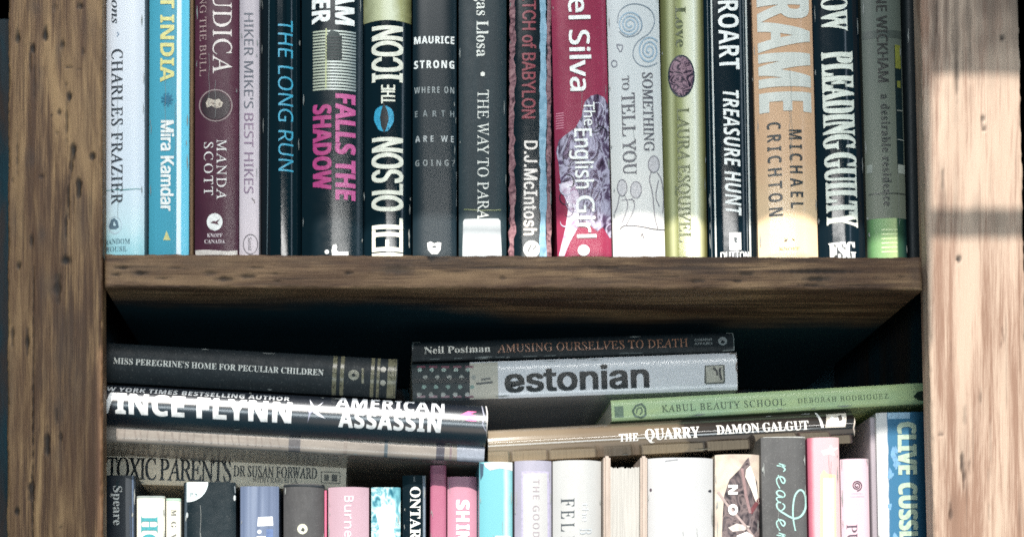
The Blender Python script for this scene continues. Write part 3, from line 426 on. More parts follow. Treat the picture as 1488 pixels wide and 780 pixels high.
    'r': [138,[28,0,0,180,24,0,4,-33,2,0,22,25,15,8,17,4,12,-1,10,-1,-4,-28,-10,2,-10,0,-26,-7,-18,-21,-8,-32,0,-96]],
    's': [161,[74,-4,-32,4,-24,8,0,27,26,-10,30,-5,20,2,13,6,7,8,3,11,-3,12,-14,11,-27,12,-30,14,-19,16,-7,24,5,20,14,15,22,9,26,4,32,-4,26,-8,-10,-24,-24,8,-26,3,-27,-5,-7,-8,-2,-8,4,-14,14,-10,28,-11,29,-13,19,-16,6,-24,-5,-24,-15,-16,-22,-10]],
    't': [121,[84,-4,-26,6,-20,16,-7,34,0,105,-25,0,0,15,25,11,12,39,17,0,0,-42,52,0,0,-23,-52,0,0,-104,2,-15,6,-10,10,-5,10,-2,14,1,12,2,0,-22,-14,-4]],
    'u': [208,[92,-4,-28,4,-21,12,-13,20,-4,30,0,118,30,0,0,-116,5,-24,13,-14,22,-5,26,5,16,12,8,20,4,28,0,94,29,0,0,-180,-24,0,-5,24,-1,0,-11,-12,-13,-9]],
    'v': [170,[68,0,-68,180,32,0,38,-106,6,-16,5,-18,3,-14,2,0,4,14,5,18,5,16,39,106,31,0,-68,-180]],
    ' ': [88],
    "'": [76,[28,153,-6,87,32,0,-7,-87]],
  },
  'h': {
    'A': [240,[8,0,92,254,38,0,94,-254,-34,0,-54,151,-12,35,-16,53,6,0,-16,-53,-10,-35,-54,-151],[55,71,0,29,130,0,0,-29]],
    'B': [228,[30,0,0,254,90,0,44,-8,16,-12,10,-13,9,-34,-5,-27,-16,-17,-20,-9,0,-3,24,-9,19,-20,8,-34,-9,-34,-12,-14,-16,-11,-48,-9],[62,28,60,0,26,4,17,8,9,12,4,16,-7,24,-18,17,-29,7,-62,0],[62,142,57,0,25,6,18,15,6,23,-3,16,-9,12,-14,9,-22,3,-58,0]],
    'C': [255,[134,-4,-32,4,-27,12,-23,20,-17,26,-9,20,-4,24,-2,25,2,25,4,24,9,20,17,26,23,20,27,12,32,4,36,-6,31,-16,23,-27,12,-35,-32,0,-10,24,-16,16,-20,10,-24,4,-22,-3,-20,-9,-17,-14,-13,-20,-10,-55,10,-55,14,-20,16,-14,20,-8,22,-4,24,4,20,10,16,17,10,23,32,0,-12,-34,-23,-27,-31,-17]],
    'D': [251,[110,0,-62,0,0,28,60,0,28,4,23,8,18,15,13,19,10,54,-10,52,-13,20,-17,14,-22,9,-28,3,-64,0,0,28,66,0,24,-2,22,-4,18,-9,24,-19,16,-24,8,-20,5,-23,2,-25,-2,-26,-5,-22,-8,-20,-17,-26,-23,-18,-20,-9,-22,-5],[62,254,0,-254,-32,0,0,254]],
    'E': [210,[30,0,0,254,156,0,0,-28,-124,0,0,-83,116,0,0,-29,-116,0,0,-86,126,0,0,-28]],
    'H': [258,[30,0,0,254,32,0,0,-110,134,0,0,110,32,0,0,-254,-32,0,0,116,-134,0,0,-116]],
    'I': [150,[16,0,0,28,43,0,0,198,-43,0,0,28,118,0,0,-28,-42,0,0,-198,42,0,0,-28]],
    'J': [198,[92,-4,-30,6,-24,14,-16,24,-6,32,0,14,33,0,0,-14,3,-20,9,-15,13,-9,18,-3,18,3,14,9,9,15,3,20,0,182,32,0,0,-182,-5,-32,-16,-24,-24,-14]],
    'K': [234,[52,72,0,36,18,22,17,22,19,20,76,82,42,0,-108,-116,-2,0],[30,0,0,254,32,0,0,-87,0,-55,0,-16,0,-96],[186,0,-92,130,20,24,110,-154]],
    'L': [196,[30,0,0,254,32,0,0,-226,118,0,0,-28]],
    'M': [314,[30,0,0,254,46,0,62,-160,6,-14,6,-18,6,-20,5,-18,-7,0,5,18,6,18,6,19,5,15,62,160,46,0,0,-254,-32,0,0,146,0,18,0,20,1,22,1,22,2,0,-7,-24,-8,-22,-7,-21,-6,-15,-57,-146,-28,0,-58,146,-5,14,-8,20,-8,24,-8,24,4,0,0,-20,0,-22,1,-22,0,-18,0,-146]],
    'N': [262,[30,0,0,254,38,0,104,-162,10,-16,12,-22,13,-26,-5,-1,-2,27,0,24,0,20,0,156,32,0,0,-254,-38,0,-93,145,-13,21,-14,24,-20,36,6,1,1,-35,1,-28,0,-18,0,-146]],
    'O': [266,[134,-4,-32,4,-27,12,-23,20,-17,26,-9,20,-4,24,-2,25,2,25,4,24,9,20,17,26,23,20,27,12,32,4,30,-4,28,-12,22,-20,18,-26,8,-20,5,-24,1,-25,-1,-25,-5,-24,-8,-20,-18,-26,-22,-20,-28,-12],[134,26,21,4,19,8,18,14,12,20,11,55,-11,55,-12,20,-18,14,-19,9,-21,3,-22,-3,-20,-9,-16,-14,-14,-20,-10,-55,10,-55,14,-20,16,-14,20,-8]],
    'S': [224,[112,-4,-48,8,-18,12,-14,14,-9,18,-4,20,33,0,10,-24,21,-14,29,-6,31,6,21,16,9,24,-7,20,-18,12,-26,9,-30,9,-28,10,-21,14,-13,19,-4,23,3,20,9,18,31,25,45,9,44,-9,30,-25,9,-16,3,-19,-32,0,-5,17,-12,12,-17,8,-22,4,-28,-6,-20,-15,-6,-21,2,-12,6,-9,18,-13,22,-8,26,-6,24,-8,24,-13,18,-20,6,-29,-2,-20,-9,-18,-13,-15,-18,-11]],
    'T': [224,[16,226,0,28,192,0,0,-28,-80,0,0,-226,-32,0,0,226]],
    'U': [258,[130,-4,-28,3,-25,9,-20,14,-15,18,-9,22,-3,24,0,168,32,0,0,-165,8,-33,24,-22,36,-8,36,8,22,22,8,33,0,165,32,0,0,-168,-2,-24,-10,-22,-14,-18,-20,-14,-24,-9]],
    'Y': [236,[102,0,0,104,-94,150,38,0,50,-82,15,-26,14,-31,-13,0,14,31,14,26,50,82,38,0,-94,-150,0,-104]],
    'a': [194,[80,-4,-33,6,-23,20,-9,32,7,26,17,16,23,10,27,4,28,4,15,4,4,4,2,6,-4,20,-14,13,-22,5,-24,-5,-15,-11,-9,-13,-30,9,20,27,26,15,31,4,23,-2,23,-10,18,-20,7,-34,0,-126,-30,0,0,26,-2,0,-10,-14,-18,-12],[85,22,29,8,18,16,6,23,0,26,-8,-4,-14,-3,-16,-2,-12,-2,-21,-4,-15,-10,-6,-18,5,-16,14,-10]],
    'c': [198,[104,-4,-24,3,-22,9,-17,15,-13,19,-11,52,11,52,13,19,17,15,22,9,24,3,26,-4,22,-10,18,-17,11,-23,-29,-7,-7,13,-10,12,-14,6,-17,3,-18,-3,-14,-7,-18,-26,-6,-35,6,-36,18,-25,14,-7,18,-3,18,3,14,7,10,11,6,14,30,-7,-12,-23,-17,-18,-23,-10]],
    'd': [212,[98,-4,-22,3,-20,9,-16,14,-12,20,-11,52,11,52,12,20,16,14,20,9,22,3,28,-6,18,-13,9,-13,3,0,0,94,30,0,0,-254,-30,0,0,30,-2,0,-10,-14,-18,-14],[102,24,16,2,14,6,18,26,6,36,-6,38,-18,24,-14,6,-16,3,-16,-3,-14,-6,-18,-26,-6,-36,6,-36,18,-25,14,-7]],
    'e': [202,[106,-4,-26,3,-22,9,-17,15,-13,19,-11,52,11,51,12,19,18,16,20,9,24,3,31,-5,27,-17,18,-29,8,-44,0,-13,-148,0,0,26,131,0,-14,-9,-6,33,-17,23,-30,8,-29,-9,-19,-21,-6,-29,0,-17,7,-36,21,-23,30,-7,21,3,15,10,11,16,29,-6,-14,-26,-26,-18]],
    'f': [127,[114,190,0,-26,-111,0,0,26],[40,0,0,216,8,27,20,17,26,5,17,-1,11,-4,-8,-26,-6,2,-10,1,-12,-2,-9,-5,-6,-20,0,-210]],
    'h': [205,[57,114,0,-114,-31,0,0,254,31,0,0,-110,-6,0,11,22,14,15,18,9,20,2,34,-8,12,-10,10,-14,8,-40,0,-120,-30,0,0,118,-3,20,-9,14,-13,10,-18,2,-25,-6,-17,-16]],
    'i': [84,[26,0,0,190,31,0,0,-190],[42,222,-15,6,-7,14,7,14,15,6,15,-6,6,-14,-6,-14]],
    'm': [305,[26,0,0,190,30,0,0,-42,-2,0,12,25,20,15,24,5,18,-3,16,-10,10,-14,6,-18,-4,0,12,24,22,16,28,5,30,-7,22,-22,8,-36,0,-128,-30,0,0,127,-3,17,-9,12,-12,7,-14,2,-23,-5,-15,-15,-4,-21,0,-124,-31,0,0,130,-3,14,-8,12,-12,7,-14,2,-21,-5,-16,-16,-6,-25,0,-119]],
    'n': [205,[57,114,0,-114,-31,0,0,190,30,0,0,-46,-5,0,11,22,14,15,18,9,20,2,34,-8,22,-24,8,-40,0,-120,-30,0,0,118,-3,20,-9,14,-13,10,-18,2,-25,-6,-17,-16]],
    'o': [208,[104,-4,-24,3,-22,9,-17,15,-13,19,-11,52,11,52,13,19,17,15,22,9,24,3,24,-3,22,-9,16,-15,14,-19,10,-52,-10,-52,-14,-19,-16,-15,-22,-9],[104,23,17,3,14,7,19,25,6,36,-6,35,-19,26,-14,7,-17,3,-18,-3,-14,-7,-18,-26,-6,-35,6,-36,18,-25,14,-7]],
    'r': [130,[26,0,0,190,30,0,0,-30,2,0,7,14,11,10,30,8,8,0,8,0,0,-31,-7,1,-11,1,-24,-5,-17,-16,-6,-24,0,-118]],
    's': [182,[91,-4,-35,6,-25,17,-13,28,29,7,5,-14,10,-10,28,-8,18,3,14,6,9,9,3,12,-2,8,-5,8,-21,10,-32,7,-22,8,-16,11,-10,14,-2,19,2,15,6,14,26,19,36,7,33,-6,23,-16,12,-25,-28,-7,-12,20,-12,6,-16,2,-28,-8,-9,-8,-3,-12,2,-9,6,-7,24,-10,28,-8,24,-7,15,-11,9,-15,4,-17,-3,-16,-7,-14,-26,-21]],
    't': [114,[102,190,0,-26,-99,0,0,26],[32,236,31,0,0,-187,5,-19,7,-4,10,-1,7,1,9,1,5,-26,-10,-3,-12,0,-22,3,-16,9,-10,16,-4,20]],
    ' ': [94],
    '.': [94,[48,-2,-16,6,-7,16,7,16,16,8,16,-8,6,-16,-6,-16]],
  },
}
# ---------------------------------------------------------------- lettering
_gc = {}
SHEAR = 0.28     # the roman capitals are the italic ones set upright
def glyph(style, ch):
    """advance width and contours of one letter; the table holds 1/500 em steps from point to point"""
    k = style + ch
    if k not in _gc:
        row = GLYPHS[style].get(ch) or GLYPHS['b'][ch]
        loops = []
        for part in row[1:]:
            x, y, l = 0, 0, []
            for i in range(0, len(part), 2):
                x += part[i]; y += part[i + 1]
                l.append((x / 500 - (SHEAR * y / 500 if style == 'r' else 0), y / 500))
            loops.append(l)
        _gc[k] = (row[0] / 500, loops)
    return _gc[k]

def text_loops(s, style, track=0.0):
    x, out = 0.0, []
    for ch in s:
        adv, loops = glyph(style, ch)
        for l in loops: out.append([(px + x, py) for px, py in l])
        x += adv + track
    return out

def fill_loops(loops):
    """flat filled mesh (verts, faces) from contours with holes"""
    cu = bpy.data.curves.new('contour', 'CURVE')
    cu.dimensions = '2D'; cu.fill_mode = 'BOTH'
    for l in loops:
        sp = cu.splines.new('POLY'); sp.points.add(len(l) - 1)
        for i, (x, y) in enumerate(l): sp.points[i].co = (x, y, 0, 1)
        sp.use_cyclic_u = True
    o = bpy.data.objects.new('contour', cu)
    me = o.to_mesh()
    v = [tuple(q.co) for q in me.vertices]
    f = [tuple(p.vertices) for p in me.polygons]
    o.to_mesh_clear()
    bpy.data.objects.remove(o); bpy.data.curves.remove(cu)
    return v, f

def area(l):
    return sum(l[i - 1][0] * l[i][1] - l[i][0] * l[i - 1][1] for i in range(len(l))) / 2

def inside(p, l):
    c = False
    for i in range(len(l)):
        (x1, y1), (x2, y2) = l[i - 1], l[i]
        if (y1 > p[1]) != (y2 > p[1]) and p[0] < (x2 - x1) * (p[1] - y1) / (y2 - y1) + x1: c = not c
    return c

def fill_letter(loops):
    """strokes drawn one over another are filled one by one; returns verts, faces and the stroke each vertex is in"""
    sg = area(max(loops, key=lambda l: abs(area(l)))) > 0
    outs = [l for l in loops if (area(l) > 0) == sg]
    holes = [l for l in loops if (area(l) > 0) != sg]
    V, F, K = [], [], []
    for k, o in enumerate(outs):
        v, f = fill_loops([o] + [h for h in holes if inside(h[0], o)])
        n = len(V)
        V += v; F += [tuple(i + n for i in q) for q in f]; K += [k] * len(v)
    return V, F, K

def fill_text(s, style, track):
    """each letter filled on its own, so that touching letters stay whole"""
    V, F, K, x, cache = [], [], [], 0.0, {}
    for ch in s:
        adv, loops = glyph(style, ch)
        if loops:
            if ch not in cache: cache[ch] = fill_letter(loops)
            v, f, kk = cache[ch]
            n = len(V)
            V += [(a + x, b, c) for a, b, c in v]
            F += [tuple(i + n for i in q) for q in f]
            K += kk
        x += adv + track
    return V, F, K

# ---------------------------------------------------------------- books
LX = {'d': lambda gx, gy: (gy, -gx), 'u': lambda gx, gy: (-gy, gx), 'h': lambda gx, gy: (gx, gy), 'f': lambda gx, gy: (-gx, -gy)}

BOOKS = []
class Book:
    def __init__(s, name, label, w, H, depth, b, n, mat, matrix, yplane, hard=False, th=None, group=None, pages=True, rear=None):
        s.w, s.H, s.b, s.n, s.y = w, H, b, n, yplane
        s.root = bpy.data.objects.new(name, None)
        s.root.empty_display_size = 0.01
        COL.objects.link(s.root)
        s.root.matrix_world = matrix
        s.inv = matrix.inverted()
        s.root['label'] = label; s.root['category'] = 'book'
        if group: s.root['group'] = group
        th = th or (0.0028 if hard else 0.0005)
        s.layer = 1
        NU = 18
        us = [w / 2 * math.sin(math.pi / 2 * (2 * i / NU - 1)) for i in range(NU + 1)]
        s.us = us
        outer = [(-w / 2, depth)] + [(-w / 2, y) for y in (b + 0.012,)] + [(u, s.prof(u)) for u in us] + [(w / 2, b + 0.012), (w / 2, depth)]
        inner = []
        for (x, y) in outer:
            xi = max(-w / 2 + th, min(w / 2 - th, x))
            yi = y if abs(y - depth) < 1e-6 else min(max(y + th, s.prof(x) + th), depth)
            inner.append((xi, yi))
        bm = bmesh.new()
        NV = 1
        def ring(z):
            return [bm.verts.new((x, y, z)) for x, y in outer], [bm.verts.new((x, y, z)) for x, y in inner]
        o0, i0 = ring(0); o1, i1 = ring(H)
        m = len(outer)
        for k in range(m - 1):
            bm.faces.new((o0[k], o0[k + 1], o1[k + 1], o1[k]))
            bm.faces.new((i0[k + 1], i0[k], i1[k], i1[k + 1]))
            bm.faces.new((o1[k], o1[k + 1], i1[k + 1], i1[k]))
            bm.faces.new((o0[k + 1], o0[k], i0[k], i0[k + 1]))
        bm.faces.new((o0[0], o1[0], i1[0], i0[0]))
        bm.faces.new((o0[-1], i0[-1], i1[-1], o1[-1]))
        s.cover = link_mesh('cover', bm, mat, s.root, smooth=32)
        if pages:
            inset = 0.004 if hard else 0.0006
            bm = bmesh.new()
            x0, x1 = -w / 2 + th + 2e-4, w / 2 - th - 2e-4
            y0, y1 = b + th + 0.001, depth - (0.004 if hard else 0.0008)
            z0, z1 = inset, H - inset
            vs = [bm.verts.new(q) for q in ((x0, y0, z0), (x1, y0, z0), (x1, y1, z0), (x0, y1, z0), (x0, y0, z1), (x1, y0, z1), (x1, y1, z1), (x0, y1, z1))]
            for f in ((0, 1, 5, 4), (1, 2, 6, 5), (2, 3, 7, 6), (3, 0, 4, 7), (4, 5, 6, 7), (3, 2, 1, 0)):
                bm.faces.new([vs[i] for i in f])
            link_mesh('page_block', bm, pages_mat(), s.root)

    def prof(s, u):
        return s.b * min(1.0, abs(2 * u / s.w)) ** s.n

    def uv(s, px, py):
        q = s.inv @ at(px, py, s.y)
        for _ in range(3):                       # the rounded spine falls back towards its edges
            q = s.inv @ at(px, py, s.y + s.prof(q.x))
        return q.x, q.z

    def lay(s, name, verts, faces, mat, layer=None, label=None, lift=None):
        """flat (u, v) mesh wrapped over the spine, a hair proud of it"""
        if layer is None:
            layer = s.layer
        e = 0.00012 * layer
        bm = bmesh.new()
        vs = [bm.verts.new((u, -lift[i] if lift else 0, v)) for i, (u, v) in enumerate(verts)]
        for f in faces:
            try: bm.faces.new([vs[i] for i in f])
            except ValueError: pass
        lim = s.w / 2 - 1e-5
        for u0, sgn in ((lim, 1), (-lim, -1)):
            geom = bm.verts[:] + bm.edges[:] + bm.faces[:]
            bmesh.ops.bisect_plane(bm, geom=geom, plane_co=(u0, 0, 0), plane_no=(sgn, 0, 0), clear_outer=True)
        for v0, sgn in ((s.H - 1e-5, 1), (1e-5, -1)):
            geom = bm.verts[:] + bm.edges[:] + bm.faces[:]
            bmesh.ops.bisect_plane(bm, geom=geom, plane_co=(0, 0, v0), plane_no=(0, 0, sgn), clear_outer=True)
        for u in s.us[1:-1]:
            geom = bm.verts[:] + bm.edges[:] + bm.faces[:]
            if geom: bmesh.ops.bisect_plane(bm, geom=geom, plane_co=(u, 0, 0), plane_no=(1, 0, 0))
        if not bm.faces:
            bm.free(); return None
        for v in bm.verts: v.co.y += s.prof(v.co.x) - e
        bm.normal_update()
        for f in bm.faces:
            if f.normal.y > 0: f.normal_flip()
        o = link_mesh(name, bm, mat, s.root, smooth=32)
        if label: o['label'] = label
        return o

    def T(s, txt, style, cx, cy, L, Hc, mat, mode='d', bold=0.0, boldy=None, track=0.0, name='lettering', slant=0.0, layer=2, ref='H'):
        """a line of lettering: centre (cx, cy), length L along the reading direction, capital height Hc, all in photo pixels"""
        if not isinstance(mat, bpy.types.Material): mat = ink(mat)
        loops = text_loops(txt, style, track)
        capH = 0.72 if ref == 'H' else max(p[1] for l in loops for p in l)
        g = glyph(style, 'H' if style != 'i' else 'g')
        if ref == 'H' and style != 'i': capH = max(p[1] for l in g[1] for p in l)
        x0 = min(p[0] for l in loops for p in l); x1 = max(p[0] for l in loops for p in l)
        k = (CD + s.y) / CD
        sx = L / S * k / (x1 - x0); sy = Hc / S * k / capH
        # heavier strokes: the same letters printed again a little to each side; bold is a share of the capital height
        by = bold * 0.5 if boldy is None else boldy
        bold, by = max(bold, 0) * Hc / S * k, max(by, 0) * Hc / S * k
        shifts = [(0, 0)] if not (bold or by) else [(a * bold, c * by) for a, c in ((-1, -1), (1, -1), (1, 1), (-1, 1), (0, 0), (-1, 0), (1, 0))]
        v, f, strokes = fill_text(txt, style, track)
        cu, cv = s.uv(cx, cy)
        xm = (x0 + x1) / 2
        M = LX[mode]
        out, faces, lift = [], [], []
        for q, (dx, dy) in enumerate(shifts):
            n = len(out)
            for (x, y, _) in v:
                gx, gy = (x - xm) * sx + slant * (y * sy) + dx, y * sy - Hc / S * k / 2 + dy
                a, b = M(gx, gy)
                out.append((cu + a, cv + b))
            faces += [tuple(i + n for i in t) for t in f]
            lift += [q * 7e-6 + w * 1.5e-6 for w in strokes]
        return s.lay(name, out, faces, mat, layer, lift=lift)

    def P(s, pts, mat, name='printed_shape', layer=1, holes=(), label=None):
        """filled outline given in photo pixels"""
        if not isinstance(mat, bpy.types.Material): mat = ink(mat)
        loops = [[s.uv(*p) for p in pts]] + [[s.uv(*p) for p in h] for h in holes]
        v, f = fill_loops(loops)
        return s.lay(name, [(a, b) for a, b, _ in v], f, mat, layer, label)

    def R(s, x0, y0, x1, y1, mat, name='printed_panel', layer=1, label=None):
        """a panel square to the book, from its photo-pixel box"""
        if not isinstance(mat, bpy.types.Material): mat = ink(mat)
        cu, cv = s.uv((x0 + x1) / 2, (y0 + y1) / 2)
        k = (CD + s.y) / CD / S
        a, b = abs(x1 - x0) / 2 * k, abs(y1 - y0) / 2 * k
        if s.horizontal: a, b = b, a
        return s.lay(name, [(cu - a, cv - b), (cu + a, cv - b), (cu + a, cv + b), (cu - a, cv + b)], [(0, 1, 2, 3)], mat, layer, label)

    def E(s, cx, cy, rx, ry, mat, name='printed_disc', layer=1, inner=0.0, wob=0.0, label=None):
        pts = []; n = 32
        ph = random.random() * 6
        for i in range(n):
            t = 2 * math.pi * i / n; r = 1 + wob * math.sin(3 * t + ph) + wob * 0.7 * math.sin(7 * t + ph * 2)
            pts.append((cx + rx * r * math.cos(t), cy + ry * r * math.sin(t)))
        holes = ()
        if inner: holes = ([(cx + (x - cx) * inner, cy + (y - cy) * inner) for x, y in pts],)
        return s.P(pts, mat, name, layer, holes, label)

    def L(s, pts, w, mat, name='printed_line', layer=2, taper=0.0):
        """a drawn line through photo-pixel points"""
        if not isinstance(mat, bpy.types.Material): mat = ink(mat)
        q = [Vector(p) for p in pts]
        left, right = [], []
        n = len(q)
        for i, p in enumerate(q):
            d = (q[min(i + 1, n - 1)] - q[max(i - 1, 0)]).normalized()
            nn = Vector((-d.y, d.x))
            ww = w / 2 * (1 - taper * abs(2 * i / (n - 1) - 1))
            left.append(p + nn * ww); right.append(p - nn * ww)
        v = [s.uv(*p) for p in left + right]
        f = [(i, i + 1, n + i + 1, n + i) for i in range(n - 1)]
        return s.lay(name, v, f, mat, layer)

def curve_pts(pts, k=6):
    """Catmull-Rom through the points"""
    out = []
    P = [pts[0]] + list(pts) + [pts[-1]]
    for i in range(1, len(P) - 2):
        for j in range(k):
            t = j / k
            out.append(tuple(0.5 * (2 * P[i][a] + (P[i + 1][a] - P[i - 1][a]) * t + (2 * P[i - 1][a] - 5 * P[i][a] + 4 * P[i + 1][a] - P[i + 2][a]) * t * t + (3 * P[i][a] - P[i - 1][a] - 3 * P[i + 1][a] + P[i + 2][a]) * t ** 3) for a in (0, 1)))
    out.append(pts[-1])
    return out

def upright(name, label, x0, x1, mat, y=0.012, lean=0.0, ytop=None, H=None, b=0.0012, n=6, depth=0.14, hard=False, group=None, row='upper', **kw):
    """standing book: x0..x1 where its spine meets the shelf (upper row) or the frame's foot (lower row); lean = px its top runs to the right at y = 0"""
    if row == 'upper':
        yb = at(0, 370 + ((x0 + x1) / 2 - 150) * 0.0042, 0)
        zb = yb.z + 0.0004; span = 370.0
        pyb = EY - (zb - ZC) * S * CD / (CD + y)
        H = H or 0.215
    else:
        zb = Z_LOW; pyb = 780.0; span = 100.0
        H = at(0, ytop, y).z - zb
    th = math.atan(lean / span)
    k = (CD + y) / CD
    bx = at((x0 + x1) / 2, pyb, y).x
    if row != 'upper':                       # x given at the foot of the frame
        bx -= math.tan(th) * (at(0, 780, y).z - zb)
    M = Matrix.Translation((bx, y, zb)) @ Matrix.Rotation(th, 4, 'Y')
    bk = Book(name, label, (x1 - x0) / S * k, H / math.cos(th), depth, b, n, mat, M, y, hard=hard, group=group, **kw)
    bk.horizontal = False; bk.upper = row == 'upper'; BOOKS.append(bk)
    return bk

def lying(name, label, xl, yl, xr, yr, thick, mat, y=0.02, b=0.0012, n=6, depth=0.13, hard=False, group=None, **kw):
    """lying book: (xl, yl)-(xr, yr) is the middle line of its spine, thick its thickness, in photo pixels"""
    A, B = at(xl, yl, y), at(xr, yr, y)
    d = B - A
    Lh = d.length
    ang = math.atan2(d.z, d.x)               # tilt
    # local +z (spine head to foot reversed) points to -x, local +x points up
    M = Matrix.Translation(B) @ Matrix.Rotation(-ang, 4, 'Y') @ Matrix.Rotation(-math.pi / 2, 4, 'Y')
    k = (CD + y) / CD
    bk = Book(name, label, thick / S * k, Lh, depth, b, n, mat, M, y, hard=hard, group=group, **kw)
    bk.horizontal = True; bk.upper = True; BOOKS.append(bk)
    return bk

# ================================================================ the bookcase
def wood_mat(name, dark, mid, light, grain='Z', streak=0.5, rough=0.62, gscale=1.0, blotch=0.6, under_shade=False):
    m, nt, b = nodes_of(name)
    N, Lk = nt.nodes.new, nt.links.new
    tc = N('ShaderNodeTexCoord')
    def mapped(sx, sl):
        mp = N('ShaderNodeMapping')
        mp.inputs['Scale'].default_value = (sx, sx, sl) if grain == 'Z' else (sl, sx, sx)
        Lk(tc.outputs['Object'], mp.inputs[0]); return mp.outputs[0]
    def nz(vec, sc_, det, dist=0.0, rg=0.6):
        n = N('ShaderNodeTexNoise'); n.inputs['Scale'].default_value = sc_; n.inputs['Detail'].default_value = det
        n.inputs['Distortion'].default_value = dist; n.inputs['Roughness'].default_value = rg
        Lk(vec, n.inputs['Vector']); return n.outputs[0]
    broad = nz(mapped(1.0, 0.10), 42 * gscale, 4, 0.8)
    mid_n = nz(mapped(1.0, 0.045), 210 * gscale, 5, 0.5)
    fine = nz(mapped(1.0, 0.03), 1150 * gscale, 5, 0.1, 0.75)
    pore = nz(mapped(1.0, 0.022), 520 * gscale, 3, 0.0)
    a1 = N('ShaderNodeMath'); a1.operation = 'MULTIPLY_ADD'; a1.inputs[1].default_value = 0.55; Lk(mid_n, a1.inputs[0])
    a0 = N('ShaderNodeMath'); a0.operation = 'MULTIPLY'; a0.inputs[1].default_value = 0.75; Lk(broad, a0.inputs[0]); Lk(a0.outputs[0], a1.inputs[2])
    a2 = N('ShaderNodeMath'); a2.operation = 'MULTIPLY_ADD'; a2.inputs[1].default_value = 0.46; Lk(fine, a2.inputs[0]); Lk(a1.outputs[0], a2.inputs[2])
    r = N('ShaderNodeValToRGB'); cr = r.color_ramp
    cr.elements.new(0.5); 
    for e, p in zip(cr.elements, (0.785, 0.87, 0.96)): e.position = p
    for e, c in zip(cr.elements, (dark, mid, light)): e.color = lin(c) + (1,)
    Lk(a2.outputs[0], r.inputs[0])
    last = r.outputs[0]
    # weathering: long soft patches, browner and darker
    blot = nz(mapped(1.0, 0.22), 30 * gscale, 5, 1.2)
    rb = N('ShaderNodeValToRGB'); rb.color_ramp.elements[0].position = 0.44; rb.color_ramp.elements[1].position = 0.62
    Lk(blot, rb.inputs[0])
    mb = N('ShaderNodeMath'); mb.operation = 'MULTIPLY'; mb.inputs[1].default_value = blotch; Lk(rb.outputs[0], mb.inputs[0])
    mxb = N('ShaderNodeMix'); mxb.data_type = 'RGBA'; Lk(mb.outputs[0], mxb.inputs['Factor']); Lk(last, mxb.inputs[6])
    mxb.inputs[7].default_value = lin((74, 48, 31)) + (1,)
    last = mxb.outputs[2]
    # short dark pores along the grain
    rp = N('ShaderNodeValToRGB'); rp.color_ramp.elements[0].position = 0.60; rp.color_ramp.elements[1].position = 0.70
    Lk(pore, rp.inputs[0])
    mp_ = N('ShaderNodeMath'); mp_.operation = 'MULTIPLY'; mp_.inputs[1].default_value = streak; Lk(rp.outputs[0], mp_.inputs[0])
    mx0 = N('ShaderNodeMix'); mx0.data_type = 'RGBA'; Lk(mp_.outputs[0], mx0.inputs['Factor']); Lk(last, mx0.inputs[6])
    mx0.inputs[7].default_value = tuple(v * 0.35 for v in lin(dark)) + (1,)
    last = mx0.outputs[2]
    for att, c, w in (('stain_shade', (62, 50, 44), 0.82), ('mark', (22, 17, 15), 0.96)):
        at_ = N('ShaderNodeAttribute'); at_.attribute_name = att
        ml = N('ShaderNodeMath'); ml.operation = 'MULTIPLY'; ml.inputs[1].default_value = w; Lk(at_.outputs['Fac'], ml.inputs[0])
        mx = N('ShaderNodeMix'); mx.data_type = 'RGBA'; Lk(ml.outputs[0], mx.inputs['Factor']); Lk(last, mx.inputs[6])
        mx.inputs[7].default_value = lin(c) + (1,)
        last = mx.outputs[2]
    if under_shade:
        # shade under the shelf put into the colour, deepening back from a ragged edge
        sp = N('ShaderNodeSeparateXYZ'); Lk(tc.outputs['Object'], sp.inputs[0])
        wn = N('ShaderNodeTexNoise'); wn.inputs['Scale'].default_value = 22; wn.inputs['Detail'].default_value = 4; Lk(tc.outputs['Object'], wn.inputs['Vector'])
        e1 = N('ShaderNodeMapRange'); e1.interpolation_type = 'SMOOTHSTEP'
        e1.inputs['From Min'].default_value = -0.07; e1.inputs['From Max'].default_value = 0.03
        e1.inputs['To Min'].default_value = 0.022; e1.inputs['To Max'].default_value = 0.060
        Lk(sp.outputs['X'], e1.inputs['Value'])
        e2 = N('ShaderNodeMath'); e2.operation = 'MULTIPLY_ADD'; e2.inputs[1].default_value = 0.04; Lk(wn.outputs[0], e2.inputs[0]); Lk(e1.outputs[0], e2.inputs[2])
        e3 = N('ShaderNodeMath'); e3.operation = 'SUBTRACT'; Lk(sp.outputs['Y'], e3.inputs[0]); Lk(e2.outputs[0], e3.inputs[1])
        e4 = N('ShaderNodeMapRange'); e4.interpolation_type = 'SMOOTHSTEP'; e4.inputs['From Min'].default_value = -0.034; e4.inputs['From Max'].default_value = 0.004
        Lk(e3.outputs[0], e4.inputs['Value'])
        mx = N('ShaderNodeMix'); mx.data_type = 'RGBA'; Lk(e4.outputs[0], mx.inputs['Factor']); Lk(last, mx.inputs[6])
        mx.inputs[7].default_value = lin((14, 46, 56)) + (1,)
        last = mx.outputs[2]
    Lk(last, b.inputs['Base Color'])
    hs = N('ShaderNodeMath'); hs.operation = 'ADD'; Lk(mid_n, hs.inputs[0]); Lk(fine, hs.inputs[1])
    bp = N('ShaderNodeBump'); bp.inputs['Strength'].default_value = 0.5; bp.inputs['Distance'].default_value = 0.0006
    Lk(hs.outputs[0], bp.inputs['Height']); Lk(bp.outputs[0], b.inputs['Normal'])
    b.inputs['Roughness'].default_value = rough
    b.inputs['Specular IOR Level'].default_value = 0.35
    return m

